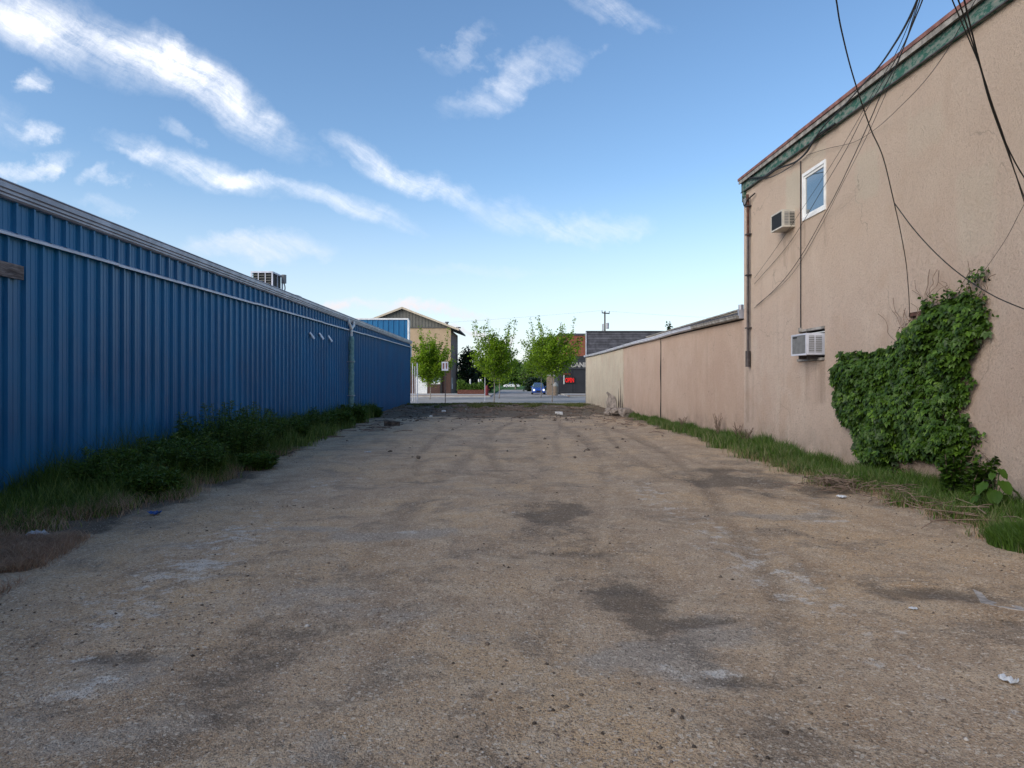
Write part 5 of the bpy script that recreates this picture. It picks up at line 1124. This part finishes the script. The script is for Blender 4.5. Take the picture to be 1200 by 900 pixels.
def posts():
    for px, top, Y, r, lab in ((483.5, 426, 60, .035, 'thin grey metal post nearest the blue building corner'), (486.2, 430, 58, .03, 'thin grey post, middle of three by the blue corner'), (489.0, 426, 53, .045, 'thicker pale post, right of three by the blue corner'), (568.3, 442, 59, .028, 'pale grey post left of the middle street tree')):
        x = (px-602)/800*Y; z1 = CAMH+(447-top)/800*Y; t = empty('metal_post', (x, Y, 0), lab, 'post', 'street posts')
        MB().tube([(x, Y, -.13), (x, Y, z1)], r, 8).build('pole', M['galv_light'], t); MB().tube([(x, Y, z1+.001), (x, Y, z1+.06)], [r*1.3, r*.4], 8).build('cap', M['galv'], t)
    Y = 54; x = (521.8-602)/800*Y; t = empty('street_sign', (x, Y, 0), 'street sign panels on a thin pole before the tan building', 'sign')
    MB().tube([(x, Y, -.13), (x, Y, 3.3)], .035, 8).build('pole', M['pipe'], t)
    MB().box((x-.28, Y-.06, 2.45), (x+.24, Y-.036, 3.15)).build('sign_panel', M['galv_light'], t)
    MB().box((x-.20, Y-.066, 2.6), (x-.07, Y-.061, 3.05)).build('sign_print', M['redroof'], t); MB().box((x+.05, Y-.066, 2.6), (x+.16, Y-.061, 3.05)).build('sign_print', M['redroof'], t)
posts()
def car(x, Y, paint, label, lights=False, face=0, L_=4.3):
    t = empty('parked_car', (x, Y, -.1), label, 'car', 'cars parked across the street')
    def T(px_, py_, pz): return (x+px_, Y+py_, -.10+pz) if not face else (x+py_, Y+px_, -.10+pz)
    def loft(secs, name, mat):   # sections along length: (y, halfwidth, z0, z1)
        V = []; F = []
        for (yy, hw, z0, z1, tw) in secs: V += [T(-hw, yy, z0), T(hw, yy, z0), T(hw, yy, (z0+z1)/2), T(tw, yy, z1), T(-tw, yy, z1), T(-hw, yy, (z0+z1)/2)]
        for i in range(len(secs)-1):
            for k in range(6): F.append((i*6+k, i*6+(k+1) % 6, (i+1)*6+(k+1) % 6, (i+1)*6+k))
        F += [tuple(range(6))[::-1], tuple((len(secs)-1)*6+k for k in range(6))]
        return mesh(name, V, F, mat, t, False)
    b = loft([(0, .72, .3, .62, .62), (.12, .85, .22, .78, .72), (1.2, .88, .2, .95, .78), (3.2, .88, .2, .98, .78), (4.1, .86, .24, .95, .74), (L_, .75, .34, .8, .66)], 'body', paint)
    b.modifiers.new('b', 'BEVEL').width = .05
    loft([(1.15, .74, .94, .97, .70), (1.8, .72, .94, 1.46, .56), (3.0, .72, .94, 1.48, .56), (3.95, .74, .94, .98, .68)], 'cabin_glass', M['glass'])
    loft([(1.9, .57, 1.45, 1.50, .53), (3.0, .57, 1.465, 1.52, .53)], 'roof', paint)
    for yy in (.85, 3.35):
        for sx in (-1, 1):
            w_ = MB().tube([T(sx*.70, yy, .31), T(sx*.89, yy, .31)], .31, 14).build('wheel', M['black'], t); r_ = MB().tube([T(sx*.885, yy, .31), T(sx*.90, yy, .31)], .19, 10).build('rim', M['galv_light']); r_.parent = w_
    for sx in (-1, 1):
        MB().tube([T(sx*.62, .04, .60), T(sx*.62, -.02, .60)], .13, 10).build('headlight', M['headlight'] if lights else M['galv_light'], t)
        MB().box(T(sx*.9-.08, 1.3, .95), T(sx*.9+.08, 1.42, 1.07)).build('mirror', paint, t)
    MB().box(T(-.35, -.03, .36), T(.35, .02, .52)).build('grille', M['black'], t)
car((631.5-602)/800*88, 88, M['carblue'], 'blue car facing the camera with both headlights lit across the street', True)
car((590-602)/800*185, 185, M['carwhite'], 'white car parked sideways far down the side street', False, 1, 4.5)
def power_pole():
    Y = 110; x = (708.8-602)/800*Y; zt = CAMH+(447-365)/800*Y; t = empty('utility_pole', (x, Y, 0), 'dark utility pole with crossarm and transformer above the far roofs', 'utility pole')
    MB().tube([(x, Y, 0), (x, Y, zt)], [.17, .12], 8).build('pole', M['pole_wood'], t)
    for z, l in ((zt-.35, .75), ): MB().hexa([(x-.55, Y-.6, z), (x+.85, Y+.6, z), (x+.85, Y+.75, z), (x-.55, Y-.45, z), (x-.55, Y-.6, z+.16), (x+.85, Y+.6, z+.16), (x+.85, Y+.75, z+.16), (x-.55, Y-.45, z+.16)]).build('crossarm', M['pole_wood'], t)
    for q in (-.5, .05, .8): MB().tube([(x+q, Y+q*.85, zt-.2), (x+q, Y+q*.85, zt+.12)], .07, 6).build('insulator', M['grey'], t)
    zc = CAMH+(447-381)/800*Y
    MB().tube([(x+.42, Y-.1, zc-.6), (x+.42, Y-.1, zc+.35)], .24, 10).build('transformer', M['galv'], t); MB().tube([(x-.35, Y-.1, zc-.9), (x-.35, Y-.1, zc+.2)], .13, 8).build('cutout', M['galv'], t)
    for (a, b, lab) in (((x-.5, Y-.5, zt+.1), (-62, 150, 13.0), 'thin power line running left from the utility pole'), ((x+.8, Y+.6, zt+.1), (75, 130, 13.6), 'thin power line running right from the utility pole')):
        A, B = Vector(a), Vector(b); pts = [A.lerp(B, k/12)+Vector((0, 0, -3.2*(k/12)*(1-k/12))) for k in range(13)]
        tag(MB().tube(pts, .009, 4).build('power_line', M['greywire']), lab, 'power line')
M['greywire'] = simple('grey_wire', (.16, .17, .19), .7, .3)
power_pole()
scn.render.engine = 'CYCLES'
